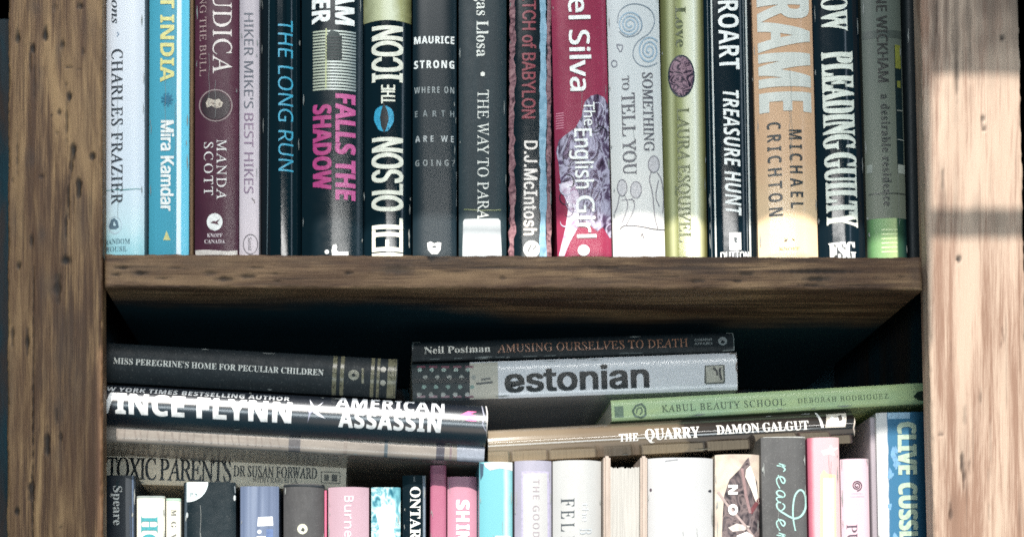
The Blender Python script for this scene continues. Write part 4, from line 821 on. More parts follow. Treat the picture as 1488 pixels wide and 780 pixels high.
def plank(name, corners, thick, mat, parent, grain='Z', marks=(), stains_shade=(), cell=0.0008, seed=0, wobble=0.0006, rad=0.0022, y=0.0):
    """board whose front is a fine grid: rounded arrises, slightly uneven, with dents, staining and painted shade where given (photo pixels)
    corners: (xl_top, y_top), (xr_top, y_top), (xr_bot, y_bot), (xl_bot, y_bot)"""
    c = [at(px, py, y) for px, py in corners]
    TL, TR, BR, BL = [np.array((q.x, q.z)) for q in c]
    Wd = np.linalg.norm(TR - TL); Hd = np.linalg.norm(TL - BL)
    nx, nz = max(4, int(Wd / cell)), max(4, int(Hd / cell))
    if grain == 'Z': nz = max(4, nz // 2)
    else: nx = max(4, nx // 2)
    sx = np.linspace(0, 1, nx + 1); sz = np.linspace(0, 1, nz + 1)
    # crowd the outer samples so that the arris is round
    A, B = np.meshgrid(sx, sz)
    X = (1 - B) * ((1 - A) * BL[0] + A * BR[0]) + B * ((1 - A) * TL[0] + A * TR[0])
    Z = (1 - B) * ((1 - A) * BL[1] + A * BR[1]) + B * ((1 - A) * TL[1] + A * TR[1])
    dx = np.minimum(A, 1 - A) * Wd; dz = np.minimum(B, 1 - B) * Hd
    d = np.minimum(dx, dz)
    rng = np.random.RandomState(seed)
    # smooth wander of the edge
    def wander(t, amp):
        o = np.zeros_like(t)
        for f in (3, 7, 15, 33):
            o += np.sin(t * f * (1 + rng.rand()) * 2 + rng.rand() * 9) * amp / (f ** 0.5)
        return o
    d = d + wander(B * 6 if grain == 'Z' else A * 10, wobble)
    t = np.clip(d / rad, 0, 1)
    Y = rad * (1 - np.sqrt(np.clip(1 - (1 - t) ** 2, 0, 1)))
    along, across = (Z, X) if grain == 'Z' else (X, Z)
    hh = np.zeros_like(X)
    for f in (260, 520, 1100, 1900):
        ph = rng.rand() * 9
        hh += np.sin(across * f + ph + 1.6 * np.sin(along * f / 22 + ph)) * 0.04 / f
    Y = Y + hh
    mark = np.zeros_like(X); stain_shade = np.zeros_like(X)
    PX = CX + (X - XC) * S * CD / (CD + y); PY = EY - (Z - ZC) * S * CD / (CD + y)
    for (mx_, my_, rx, ry, st) in marks:
        wob = 1 + 0.20 * np.sin(PY * 0.33 + mx_) + 0.16 * np.sin(PX * 0.5 + my_)
        q = ((PX - mx_) / (rx * wob)) ** 2 + ((PY - my_) / (ry * wob)) ** 2
        f = np.clip((2.0 - q) / 1.8, 0, 1)
        mark = np.maximum(mark, f * st)
        Y = Y + f * f * st * 0.0012
    for (mx_, my_, rx, ry, st) in stains_shade:
        wob = 1 + 0.22 * np.sin(PY * 0.11 + mx_) + 0.2 * np.sin(PX * 0.35 + my_)
        q = ((PX - mx_) / (rx * wob)) ** 2 + ((PY - my_) / (ry * wob)) ** 2
        stain_shade = np.maximum(stain_shade, np.exp(-q * 1.1) * st)
    n0 = (nx + 1) * (nz + 1)
    V = np.stack([X, Y + y, Z], -1).reshape(-1, 3)
    idx = np.arange(n0).reshape(nz + 1, nx + 1)
    F = np.stack([idx[:-1, :-1], idx[:-1, 1:], idx[1:, 1:], idx[1:, :-1]], -1).reshape(-1, 4).tolist()
    rim = list(idx[0, :]) + list(idx[1:, -1]) + list(idx[-1, -2::-1]) + list(idx[-2:0:-1, 0])
    rimV = V[rim].copy(); rimV[:, 1] = y + thick
    V = np.concatenate([V, rimV]); m = len(rim)
    for i in range(m):
        j = (i + 1) % m
        F.append([int(rim[j]), int(rim[i]), n0 + i, n0 + j])
    F.append([n0 + i for i in range(m)])
    me = bpy.data.meshes.new(name)
    me.from_pydata(V.tolist(), [], F)
    for nm, arr in (('mark', mark), ('stain_shade', stain_shade)):
        a = me.attributes.new(nm, 'FLOAT', 'POINT')
        a.data.foreach_set('value', np.concatenate([arr.reshape(-1), np.zeros(m)]).astype(np.float32))
    me.materials.append(mat)
    nf = nx * nz
    for i, p in enumerate(me.polygons): p.use_smooth = i < nf
    o = bpy.data.objects.new(name, me); COL.objects.link(o); o.parent = parent
    return o

case = bpy.data.objects.new('bookcase', None); COL.objects.link(case)
case['label'] = 'rough brown reclaimed wood bookcase holding all of the books'
case['category'] = 'bookcase'

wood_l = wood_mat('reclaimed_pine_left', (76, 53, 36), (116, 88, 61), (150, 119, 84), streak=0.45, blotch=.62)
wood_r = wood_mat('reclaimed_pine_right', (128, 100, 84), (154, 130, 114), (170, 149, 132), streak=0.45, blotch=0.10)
wood_s = wood_mat('reclaimed_pine_shelf', (64, 45, 32), (106, 80, 57), (142, 112, 82), grain='X', streak=0.5, blotch=.62, under_shade=True)
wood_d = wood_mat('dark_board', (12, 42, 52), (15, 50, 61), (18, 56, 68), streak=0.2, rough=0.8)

marksL = [(26, 53, 3.5, 8, 1), (65, 49, 4, 9, 1), (47, 70, 3, 9, .95), (44, 88, 2, 18, .55), (91, 64, 4, 5, .8), (121, 74, 2, 5, .5),
          (117, 8, 4, 5, .8), (80, 12, 3, 5, .4), (101, 142, 3.5, 7, 1), (97, 175, 2, 26, .7), (86, 163, 2.5, 5, .8), (75, 168, 2.5, 2.5, .7), (100, 98, 5, 1, .7), (114, 100, 5, .8, .4),
          (107, 220, 4, 11, 1), (104, 240, 2.5, 14, .75), (134, 227, 3.5, 7, .95), (96, 123, 2, 3, .5), (61, 256, 3, 1.5, .6), (83, 193, 2, 2, .5), (25, 225, 1.6, 30, .55),
          (115, 272, 4, 13, 1), (99, 290, 1.8, 24, .85), (96, 325, 1.6, 14, .7), (96, 377, 5.5, 6.5, 1), (27, 387, 3.5, 6, .9), (46, 350, 3.5, 7, .8), (83, 417, 5, 18, .85),
          (18, 262, 2, 3, .5), (60, 257, 3, 2, .5), (39, 496, 2.8, 14, .95), (18, 486, 2.5, 16, .8), (68, 645, 4, 17, .95), (45, 712, 4, 15, .9), (46, 692, 2, 6, .7), (24, 742, 4.5, 5, 1),
          (88, 765, 2, 3, .5), (88, 636, 2.5, 8, .6), (82, 604, 3, 10, .5), (130, 437, 7, 1.2, .3), (50, 120, 1.2, 30, .4), (107, 300, 1, 20, .35)]
stainsL = [(50, 10, 10, 12, .55), (55, 125, 7, 14, .5), (85, 72, 9, 16, .55), (46, 232, 8, 16, .6), (60, 108, 6, 12, .4), (62, 340, 9, 16, .75), (120, 320, 12, 40, .5), (92, 345, 9, 20, .6),
           (70, 420, 14, 26, .6), (95, 500, 20, 70, .62), (110, 560, 16, 60, .5), (88, 600, 12, 26, .6), (85, 655, 8, 26, .45), (20, 320, 8, 24, .5), (130, 160, 10, 60, .3), (130, 40, 12, 40, .3), (66, 545, 6, 30, .4), (120, 700, 5, 60, .25), (14, 560, 5, 60, .5)]
for yy_ in range(420, 800, 24): marksL.append((48.6 - (yy_ - 400) * .004, yy_, 0.9, 22, .9))
marksL += [(48.4, 400, .9, 14, .6), (47, 880, 1, 60, .9)]
plank('upright_board', ((12, -140), (148, -140), (149.5, 900), (9, 900)), 0.012, wood_l, case, marks=marksL, stains_shade=stainsL, seed=3, cell=.0006)
marksR = [(1428, 172, 3, 3.5, .75), (1430, 188, 3, 4, .8), (1427, 180, 1.5, 6, .5), (1457, 55, 4, 4.5, 1), (1393, 377, 3.5, 5, 1), (1370, 262, 2, 20, .5), (1391, 110, 1.8, 26, .5),
          (1398, 672, 2.5, 12, .8), (1401, 690, 2, 14, .75), (1408, 678, 1.8, 8, .5), (1367, 631, 5, 2.5, .6), (1382, 745, 2.5, 12, .6), (1457, 480, 1.2, 6, .35), (1459, 490, 1.2, 6, .35), (1455, 500, 1.2, 5, .35),
          (1437, 745, 1.4, 12, .4), (1440, 640, 0.9, 40, .35), (1382, 515, 1.2, 22, .3), (1425, 578, 2, 10, .35), (1402, 605, 2.4, 14, .3), (1436, 690, 1.5, 7, .3), (1362, 20, 1.4, 34, .5), (1384, 40, 1.4, 40, .4), (1410, 70, 1.2, 40, .3)]
stains_shadeR = [(1358, 40, 8, 90, .8), (1375, 10, 5, 90, .75), (1390, 50, 5, 80, .8), (1406, 10, 6, 90, .7), (1440, 0, 26, 76, .8), (1472, 0, 16, 80, .85), (1370, 290, 7, 40, .5), (1388, 300, 5, 40, .4), (1420, 310, 9, 30, .4), (1450, 320, 12, 26, .4),  # dark streaks, the top ones deepened as painted shade
           (1400, 660, 8, 70, .22), (1385, 740, 8, 40, .25), (1420, 600, 8, 60, .12), (1482, 745, 4, 20, .35)]
plank('upright_board', ((1335, -140), (1478.5, -140), (1500, 900), (1361, 900)), 0.012, wood_r, case, marks=marksR, stains_shade=stains_shadeR, seed=11)
marksS = [(178, 389, 13, 2.4, .8), (168, 399, 7, 3, .7), (204, 397, 8, 2.6, .8), (236, 404, 12, 1.8, .5), (305, 397, 8, 3, .6), (326, 405, 10, 3.2, .8), (360, 402, 11, 2.6, .75), (372, 389, 14, 2, .5), (400, 398, 7, 2, .5), (402, 409, 5, 1.6, .6),
          (507, 397, 6, 2.4, .8), (628, 373, 9, 6, 1), (645, 375, 12, 2, .6), (576, 392, 18, 5, .5), (731, 404, 5, 3, .6), (730, 388, 34, 1.4, .5), (880, 389, 26, 1.6, .6), (1084, 398, 12, 2.4, .8), (1012, 408, 11, 2.6, .65), (1072, 408, 8, 2, .55),
          (1190, 394, 48, 2, .75), (1187, 405, 14, 3.2, .85), (1180, 414.5, 20, 2, .75), (1250, 414.5, 30, 1.5, .6), (1311, 402, 9, 1.4, .5), (1274, 403, 5, 1.6, .5), (970, 402, 22, 1.4, .5), (1130, 384, 16, 1.6, .4), (840, 404, 9, 1.6, .4), (255, 389, 10, 1.6, .5)]
stainsS = [(575, 390, 26, 10, .6), (300, 384, 60, 8, .35), (740, 384, 70, 9, .4), (1020, 388, 50, 8, .4), (1190, 402, 46, 9, .45), (860, 408, 60, 6, .3), (450, 380, 40, 8, .3), (200, 392, 46, 12, .45), (640, 378, 30, 8, .5), (1330, 400, 10, 20, .5)]
plank('shelf', ((152, 369), (1339.5, 373.6), (1341, 421), (152, 417.5)), 0.235, wood_s, case, grain='X', marks=marksS, stains_shade=stainsS, seed=21, cell=0.0007, rad=0.0016)
# the lower shelf, below the frame, and the one over the upper row
Z_LOW = at(0, 1160, 0).z
def bar(name, a, b_, mat, parent):
    bm = bmesh.new()
    x0, y0, z0 = a; x1, y1, z1 = b_
    vs = [bm.verts.new(q) for q in ((x0, y0, z0), (x1, y0, z0), (x1, y1, z0), (x0, y1, z0), (x0, y0, z1), (x1, y0, z1), (x1, y1, z1), (x0, y1, z1))]
    for f in ((0, 1, 5, 4), (1, 2, 6, 5), (2, 3, 7, 6), (3, 0, 4, 7), (4, 5, 6, 7), (3, 2, 1, 0)):
        bm.faces.new([vs[i] for i in f])
    bmesh.ops.bevel(bm, geom=bm.edges[:], offset=0.001, segments=1, affect='EDGES')
    o = link_mesh(name, bm, mat, parent)
    return o
XL, XR = at(104, 0, 0).x, at(1400, 0, 0).x
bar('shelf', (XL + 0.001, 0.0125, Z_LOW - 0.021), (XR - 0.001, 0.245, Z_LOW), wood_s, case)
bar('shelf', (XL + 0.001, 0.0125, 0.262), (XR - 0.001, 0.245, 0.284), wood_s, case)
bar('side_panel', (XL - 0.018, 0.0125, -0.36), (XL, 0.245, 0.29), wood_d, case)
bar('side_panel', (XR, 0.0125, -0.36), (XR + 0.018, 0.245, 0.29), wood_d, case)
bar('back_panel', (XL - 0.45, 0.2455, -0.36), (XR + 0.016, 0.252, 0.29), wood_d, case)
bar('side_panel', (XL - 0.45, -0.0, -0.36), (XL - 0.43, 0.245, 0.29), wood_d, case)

# pale painted wall that shows as a sliver beside the right post
wall_m = cover_mat('wall_paint', (205, 214, 222), rough=0.8, var=0.06, scale=8, stretch=(1, 1, 1))
bm = bmesh.new()
vs = [bm.verts.new(q) for q in ((-1.6, 0.30, -1.2), (1.8, 0.30, -1.2), (1.8, 0.30, 1.3), (-1.6, 0.30, 1.3))]
bm.faces.new(vs)
bmesh.ops.solidify(bm, geom=bm.faces[:], thickness=0.05)
wl = link_mesh('wall', bm, wall_m); wl['kind'] = 'structure'
rw0 = random.Random(4)

# ================================================================ upper row
GU = 'books standing on the upper shelf'
white = (240, 240, 236)
def up(*a, **k):
    k.setdefault('b', .0019); k.setdefault('n', 4.5)
    return upright(*a, group=GU, **k)

# 1 pale blue-white book against the left post
m = ramp_mat('pale_blue_spine', [(0.0, (150, 205, 214)), (0.14, (196, 220, 226)), (0.3, (206, 216, 226)), (0.7, (212, 216, 224)), (1, (214, 217, 224))], 'Z', (0, 0.16), rough=0.42, noise_amt=0.16, nscale=70, nstretch=(1, 1, .5))
b = up('paperback_book', 'pale blue-white paperback with black serif lettering, against the left post', 153, 208.5, m, y=0.010, lean=0.5, H=0.214, b=0.0028, n=3)
K = ink((40, 48, 58), 0.45)
b.T('ons', 'i', 171, 17, 34, 18, K, bold=0.01)
b.L([(170, 47), (173, 50), (170, 53)], 1.4, (150, 165, 185))
b.T('CHARLES FRAZIER', 'r', 170, 184.5, 225, 16.5, K, bold=0.016, track=0.04)
b.L([(152, 277.5), (180, 276), (206, 275)], 1.3, (92, 150, 150), taper=.5)
b.E(167, 327, 10.5, 13, (196, 214, 224), name='publisher_mark', inner=0.86)
b.P([(158, 330), (161, 320), (166, 317), (171, 321), (173, 330), (168, 333), (160, 333)], (96, 118, 132), name='publisher_mark', layer=2, holes=[[(164, 328), (166, 321), (169, 328)]])
b.T('RANDOM', 's', 170, 350.5, 38, 7, (100, 130, 140), mode='h', bold=0)
b.T('HOUSE', 's', 168, 361.5, 32, 7, (110, 138, 148), mode='h', bold=0)

# 2 cyan book
m = ramp_mat('cyan_spine', [(0.0, (72, 152, 172)), (0.18, (76, 156, 178)), (0.7, (68, 150, 172)), (0.705, (224, 236, 242)), (0.80, (214, 232, 240)), (0.83, (88, 186, 214)), (0.97, (110, 196, 220)), (1.0, (100, 186, 212))], 'X', (-0.0127, 0.0127), rough=0.38, noise_amt=0.02)  # pale stripe is a highlight painted into the colour
b = up('hardcover_book', 'bright cyan hardcover with yellow and white lettering and a painted white highlight', 215.5, 273.5, m, y=0.011, lean=1, H=0.226, b=0.0022, n=3)
b.T('T INDIA', 'b', 243, 57, 124, 20, (222, 214, 140), bold=0.015, name='title')
for i in range(9):
    t = i * 2 * math.pi / 9
    b.L([(243, 145), (243 + 9 * math.cos(t), 145 + 10 * math.sin(t))], 3, (36, 116, 146), name='ornament', layer=2)
b.E(243, 145, 5, 5.5, (30, 106, 136), name='ornament', layer=3)
b.T('Mira Kamdar', 'h', 243, 241, 130, 18.5, white, bold=0.05, boldy=0.015, name='author')
b.P([(242, 335), (246, 345), (248, 349), (237, 349), (239, 344)], (210, 204, 140), name='publisher_mark')

# 3 thin brown board between the cyan and the maroon book
m = cover_mat('brown_cloth', (118, 92, 66), 0.8, scale=300, var=.2)
b = up('paperback_book', 'very thin tan brown book wedged between the cyan and maroon ones', 274.5, 281, m, y=0.016, lean=0.5, H=0.21)

# 4 maroon book
m = cover_mat('maroon_jacket', (84, 42, 58), 0.42, col2=(64, 32, 46), scale=30, spec=.35)
b = up('hardcover_book', 'maroon hardcover with white serif lettering and a round medallion', 282.5, 346, m, y=0.010, lean=0.5, H=0.228, b=0.0022, n=3.2)
b.T('UDICA', 'r', 323, 47, 120, 27, (226, 214, 208), bold=0, name='title')
b.T('NG THE BULL', 'r', 295, 53, 116, 9.5, (176, 150, 146), bold=0, name='subtitle')
b.E(313.5, 153.5, 24.5, 23.5, (150, 132, 130), name='medallion', inner=0.93, layer=1)
b.E(313.5, 153.5, 21, 20.5, (52, 38, 42), name='medallion', layer=2)
b.P([(299, 150), (303, 143), (311, 146), (318, 144), (324, 150), (322, 156), (314, 158), (308, 154), (301, 157)], picture_mat('medallion_picture', [(90, 80, 76), (210, 196, 180), (120, 104, 96)], 400), name='medallion', layer=3)
b.T('MANDA', 'r', 322, 246.5, 87, 14, (232, 226, 222), bold=0, name='author', track=.06)
b.T('SCOTT', 'r', 303, 245.5, 77, 13, (232, 226, 222), bold=0, name='author', track=.08)
b.E(312, 322.5, 11.5, 12.5, (236, 234, 230), name='publisher_mark', layer=1)
b.P([(306, 324), (310, 321), (313, 322), (320, 318), (316, 323), (318, 327), (311, 325)], (90, 56, 66), name='publisher_mark', layer=2)
b.T('KNOPF', 's', 312, 342, 22, 5.5, (220, 206, 208), mode='h')
b.T('CANADA', 's', 312, 351, 30, 5.5, (220, 206, 208), mode='h')
b.P([(284, 364), (300, 363), (330, 365), (345, 364), (345, 372), (284, 372)], (214, 204, 196), name='worn_or_lit_edge')

# 5 slim pale book
m = ramp_mat('pale_pink_grey_spine', [(0, (214, 200, 204)), (0.4, (196, 184, 190)), (1, (176, 166, 172))], 'Z', (0, 0.16), rough=0.5, noise_amt=0.2, nscale=60)
b = up('paperback_book', 'slim pale pinkish grey paperback with thin dark lettering', 347.5, 376, m, y=0.011, lean=0.5, H=0.215, b=0.0012, n=4)
b.T("HIKER MIKE'S", 'n', 361.5, 88.5, 138, 13.5, (84, 88, 100), name='title')
b.T('BEST HIKES', 'n', 361.5, 223, 116, 13.5, (134, 108, 132), name='title')
b.E(364, 355, 11, 15, (122, 112, 116), name='publisher_mark', inner=0.9)
b.T('Sasol', 'n', 363, 354, 18, 5, (120, 110, 114), name='publisher_mark')
b.L([(366, 288), (369, 291), (370, 295)], 1.6, (120, 108, 110), name='scuff')

# 6 black glossy book with thin blue lettering
m = cover_mat('black_gloss_blue', (8, 24, 31), 0.16, spec=.35, coat=0.35, scale=40, bump=.1)
b = up('hardcover_book', 'glossy black hardcover with thin light blue lettering', 379, 437, m, y=0.015, lean=-1.5, H=0.222, b=0.0060, n=2.0)
b.T('THE LONG RUN', 'n', 415, 139, 220, 21, (64, 160, 190), name='title')
b.L([(391, 0), (390, 180), (388, 370)], 1.3, (96, 112, 118), name='worn_or_lit_edge', taper=.2)

# 7 black book with pink lettering and a barred panel
m = cover_mat('black_jacket_pink', (8, 22, 29), 0.33, spec=.5, coat=0.2, scale=40, bump=.1)
b = up('hardcover_book', 'wide black hardcover with bold pink lettering under a silver barred panel', 438, 527, m, y=0.013, lean=0, H=0.23, b=0.0050, n=2.2)
b.T('ER', 'b', 466.5, 17, 34, 26, white, bold=0.03, name='author')
b.T('AM', 'b', 501, 11, 50, 27, white, bold=0.03, name='author')
bars = ramp_mat('silver_bars', [(0, (150, 156, 140)), (0.35, (200, 204, 184)), (0.5, (236, 238, 230)), (0.75, (205, 210, 200)), (1, (140, 150, 150))], 'X', (-0.014, 0.014), rough=0.25, noise_amt=0.1, nscale=200)
for i in range(20):
    yy = 45.5 + i * 4.42
    b.R(454.5, yy - 1.25, 517, yy + 1.25, bars, name='bar')
b.P([(475, 52), (481, 44), (492, 47), (497, 60), (496, 84), (488, 88), (478, 84), (473, 70)], cover_mat('bar_shadow', (60, 70, 68), 0.3, scale=150), name='figure', layer=2)
for i in range(8):
    yy = 54.3 + i * 4.42
    b.R(473, yy - 1.0, 497, yy + 1.0, (20, 30, 34), name='bar', layer=3)
b.L([(474, 42), (473.5, 128)], 1.6, (200, 204, 150), name='bar', layer=3)
b.T('FALLS THE', 'b', 502, 214, 152, 28, (196, 90, 146), bold=0.035, name='title')
b.T('SHADOW', 'b', 468, 214, 122, 26, (178, 66, 124), bold=0.035, name='title')
b.E(475, 366, 3, 3, white, name='publisher_mark'); b.P([(482, 364), (484, 356), (488, 355), (490, 359), (488, 363), (492, 366), (506, 366), (506, 372), (483, 372)], white, name='publisher_mark')

# 8 black book, cream lettering reading upwards
m = cover_mat('black_jacket_cream', (8, 22, 29), 0.2, spec=.35, coat=0.35, scale=40, bump=.1)
b = up('hardcover_book', 'black hardcover with tall cream capitals reading upwards and a blue cat eye', 528, 598, m, y=0.014, lean=0, H=0.226, b=0.0055, n=2.0)
b.R(526, -200, 600, 29.5, ramp_mat('cream_band', [(0, (120, 122, 88)), (0.3, (186, 188, 152)), (0.6, (214, 216, 190)), (0.8, (160, 160, 112)), (1, (90, 92, 60))], 'X', (-0.015, 0.015), rough=0.35, noise_amt=0.25, nscale=120), name='cover_band')
cr_ = (232, 230, 214)
b.T('ICON', 'h', 563, 78, 78, 45, cr_, mode='u', bold=0.035, boldy=0.0, name='title')
b.T('THE', 'h', 564, 137, 26, 20, cr_, mode='u', bold=0.035, boldy=0.005, name='title')
eye = picture_mat('blue_iris', [(20, 84, 116), (66, 168, 202), (34, 116, 152)], 500)
b.E(558, 172, 14.5, 19, eye, name='cat_eye', wob=0.03, layer=1)
b.P([(558, 150), (563, 161), (565, 173), (562, 185), (558, 193), (554, 184), (552, 172), (554, 161)], (6, 14, 20), name='cat_eye_pupil', layer=2)
b.T('NEIL OLSON', 'h', 563, 294, 186, 45, cr_, mode='u', bold=0.035, boldy=0.0, name='author')

# 9 black flat book, lines of capitals set across
m = ramp_mat('charcoal_spine', [(0, (30, 42, 48)), (0.1, (24, 36, 43)), (0.24, (17, 32, 39)), (1, (15, 30, 37))], 'Z', (0, 0.16), rough=0.42, noise_amt=0.06, nscale=120)  # paler foot is a glow put into the colour
b = up('paperback_book', 'charcoal paperback with small white capitals set across its spine', 600, 663.5, m, y=0.012, lean=0, H=0.215)
b.T('MAURICE', 'b', 631, 58.5, 58, 10.5, white, mode='h', bold=0.02, track=.05)
b.T('STRONG', 'b', 631, 94, 58, 11, white, mode='h', bold=0.02, track=.12)
b.T('WHERE ON', 'b', 631, 131, 58, 9, (150, 156, 156), mode='h', track=.12)
b.T('EARTH', 'b', 631.5, 165.5, 57, 9, (124, 132, 134), mode='h', track=.45)
b.T('ARE WE', 'b', 631.5, 202, 56, 9, (176, 180, 180), mode='h', track=.25)
b.T('GOING?', 'b', 632, 237, 57, 9, (134, 140, 140), mode='h', track=.25)
b.P([(621, 353), (626, 351), (631, 354), (636, 352), (641, 353), (640, 363), (636, 369), (627, 369), (622, 363)], (240, 240, 238), name='publisher_mark', holes=[[(628, 357), (634, 357), (634, 360), (628, 360)]])
b.L([(663, 250), (664, 270), (663, 300)], 1.6, (150, 158, 160), name='worn_or_lit_edge', taper=.8)
b.L([(664, 314), (664, 322)], 1.6, (170, 176, 178), name='worn_or_lit_edge')

# 10 dark slate book with a label stuck over its title
m = cover_mat('slate_cloth', (20, 42, 49), 0.45, col2=(14, 33, 40), scale=120, stretch=(1.5, 1, .1), speck=.1, spec=.3)
b = up('paperback_book', 'dark slate paperback, white label stuck over the end of its title', 667, 736, m, y=0.012, lean=0, H=0.213, b=0.0016, n=4)
b.T('rgas Llosa', 's', 701, 33, 100, 17, (222, 222, 214), bold=0, name='author')
b.E(701.5, 108, 3.2, 3.4, (232, 230, 220), name='dot', layer=2)
b.T('THE WAY TO PARAD', 'r', 702, 232, 202, 16, (226, 226, 218), bold=0, name='title')
b.L([(674, 304.5), (700, 306), (728, 305.5)], 1.4, (120, 128, 84), name='thread_line')
lab = ramp_mat('paper_label', [(0, (206, 208, 208)), (0.5, (186, 190, 192)), (0.8, (128, 134, 138)), (1, (166, 170, 172))], 'Z', (0.0, 0.026), rough=0.7, noise_amt=0.12, nscale=120)
b.P([(673, 322), (675, 319), (724, 318), (727, 321), (729, 374), (672, 374)], lab, name='sticker', layer=4)

# 11 black book with torn-looking pink margins and a pale blue stripe
m = cover_mat('black_satin', (7, 21, 28), 0.28, spec=.4, coat=.15, scale=40)
b = up('hardcover_book', 'black book with ragged dusty pink margins and a pale blue stripe', 739, 802, m, y=0.014, lean=2, H=0.222, b=0.0030, n=2.6)
pk = picture_mat('dusty_pink_margin', [(70, 48, 54), (134, 98, 104), (160, 126, 128)], 260)
pb = picture_mat('pale_blue_margin', [(110, 146, 166), (150, 182, 200)], 160)
def ragged(x, w, y0, y1, amp, step=9):
    l = [(x - w / 2 + random.uniform(-amp, amp), y) for y in range(y0, y1, step)]
    r = [(x + w / 2 + random.uniform(-amp, amp), y) for y in range(y0, y1, step)]
    return l + r[::-1]
b.P(ragged(744, 8, -40, 378, 2.2), pk, name='ragged_margin')
b.P(ragged(789, 9, -40, 378, 1.2), pb, name='blue_stripe', layer=2)
b.P(ragged(797.5, 6, -40, 378, 1.2), pk, name='ragged_margin')
b.T('ITCH of BABYLON', 'h', 768.5, 83, 178, 19, (128, 44, 58), bold=0.03, name='title')
b.T('D.J.McIntosh', 'h', 771, 273.5, 136, 19, (236, 226, 218), bold=0.035, boldy=0.01, name='author', track=.03)
b.E(772.5, 362, 12, 12.5, (226, 226, 222), name='publisher_mark'); b.L([(767, 366), (772, 355), (775, 362), (779, 357)], 2.2, (90, 90, 92), name='publisher_mark')

# 12 crimson book with curled purple picture
m = cover_mat('crimson_jacket', (146, 52, 78), 0.34, col2=(130, 44, 68), scale=40, spec=.3, coat=.0, speck=.12)
b = up('paperback_book', 'crimson paperback with large white lettering over a swirling purple picture', 811, 890, m, y=0.012, lean=-9, H=0.226, b=0.0024, n=3.4)
hair = picture_mat('purple_swirls', [(44, 30, 48), (84, 66, 92), (176, 170, 190), (60, 44, 64), (120, 100, 124)], 70, (1, 1, .5), distort=3.5)
b.P([(822, 196), (836, 186), (845, 170), (850, 148), (858, 140), (868, 137), (878, 142), (888, 160), (898, 340), (886, 346), (876, 330), (868, 336), (850, 322), (838, 330), (832, 300), (816, 280), (812, 240), (808, 220), (812, 204)], hair, name='cover_picture')
b.P([(812, 268), (834, 262), (842, 286), (840, 330), (828, 352), (820, 372), (812, 372), (822, 330), (826, 300)], picture_mat('pale_lilac', [(150, 110, 140), (214, 200, 214), (236, 228, 236)], 90, distort=2), name='cover_picture', layer=2)
for i in range(7):
    yy = 165 + i * 3.6
    b.R(808, yy - 0.7, 819, yy + 0.7, (206, 130, 150), name='fine_print')
for i in range(16):
    x0 = random.uniform(818, 872); y0 = random.uniform(160, 320)
    if y0 < 200 and x0 < 850: x0 += 28
    r = random.uniform(8, 20); t0 = random.uniform(0, 6)
    b.L(curve_pts([(x0 + r * math.cos(t0 + j * .7) * (1 - j * .12), y0 + 1.3 * r * math.sin(t0 + j * .7) * (1 - j * .12)) for j in range(6)], 4), random.uniform(1.2, 2.6), random.choice([(190, 186, 204), (150, 140, 168), (40, 26, 44), (30, 20, 34)]), name='curl', layer=3, taper=.8)
b.T('el Silva', 'n', 842, 65, 134, 29, white, bold=0.03, name='author', layer=4)
b.T('The', 'n', 856, 166, 34, 16, white, bold=0.012, name='title', layer=4)
b.T('English', 'n', 848, 231, 86, 25, white, bold=0.02, name='title', layer=4)
b.T('Girl', 'n', 851, 315, 60, 26, white, bold=0.02, name='title', layer=4)
b.E(848, 364, 8.5, 8, (246, 240, 238), name='publisher_mark', layer=4)

# 13 white-grey book with line drawings
m = ramp_mat('bone_spine', [(0, (208, 205, 202)), (0.35, (206, 204, 200)), (0.7, (196, 198, 198)), (1, (192, 195, 196))], 'Z', (0, 0.16), rough=0.36, noise_amt=0.12, nscale=60)  # foot lightened in the colour, as the sun brightens it
b = up('paperback_book', 'bone white paperback with pale blue spirals and thin line drawings', 892.5, 968, m, y=0.012, lean=-9.5, H=0.216, b=0.0026, n=3)
sb, sg = (150, 172, 188), (120, 132, 144)
def spiral(cx, cy, r0, r1, turns, ph=0, sq=1.0, n=60):
    return [(cx + (r0 + (r1 - r0) * i / n) * math.cos(ph + turns * 2 * math.pi * i / n), cy + sq * (r0 + (r1 - r0) * i / n) * math.sin(ph + turns * 2 * math.pi * i / n)) for i in range(n + 1)]
b.L(spiral(915, 36, 3, 18, 3, 0.4, 1.05), 2.2, sb, name='spiral')
b.L(spiral(943, 74, 2, 16, 2.7, 1.2, 1.25), 2.2, sb, name='spiral')
b.L(curve_pts([(897, 34), (900, 18), (912, 8), (930, 7), (946, 16), (951, 32), (944, 48), (930, 58), (922, 68), (920, 82), (928, 94), (942, 97), (955, 92)]), 1.3, sg, name='spiral')
b.L(curve_pts([(900, 46), (908, 53), (920, 53), (930, 46), (933, 34), (928, 24)]), 1.3, sg, name='spiral')
b.L(curve_pts([(901, 76), (896, 66), (901, 66), (905, 67), (903, 74), (901, 76)]), 1.3, (110, 110, 124), name='heart')
b.L(spiral(892.5, 93, 4, 4, 1, 0, 1.2, 14), 1.3, (110, 110, 124), name='ring')
kk = (86, 84, 92)
b.T('SOMETHING', 'r', 942, 163, 114, 15, kk, bold=0.018, name='title')
b.T('TO', 'r', 909, 121, 20, 10, kk, bold=0.018, name='title')
b.T('TELL YOU', 'r', 914, 194.5, 118, 19, kk, bold=0.018, name='title')
def figure(cx, cy, rx, ry, pts, col=(120, 116, 124)):
    b.L([(cx + rx * math.cos(t * math.pi / 9), cy + ry * math.sin(t * math.pi / 9)) for t in range(19)], 1.2, col, name='figure_drawing')
    for p in pts: b.L(curve_pts(p), 1.2, col, name='figure_drawing')
figure(904, 273, 7, 12, [[(900, 285), (897, 300), (893, 310)], [(908, 285), (912, 300), (903, 326)]])
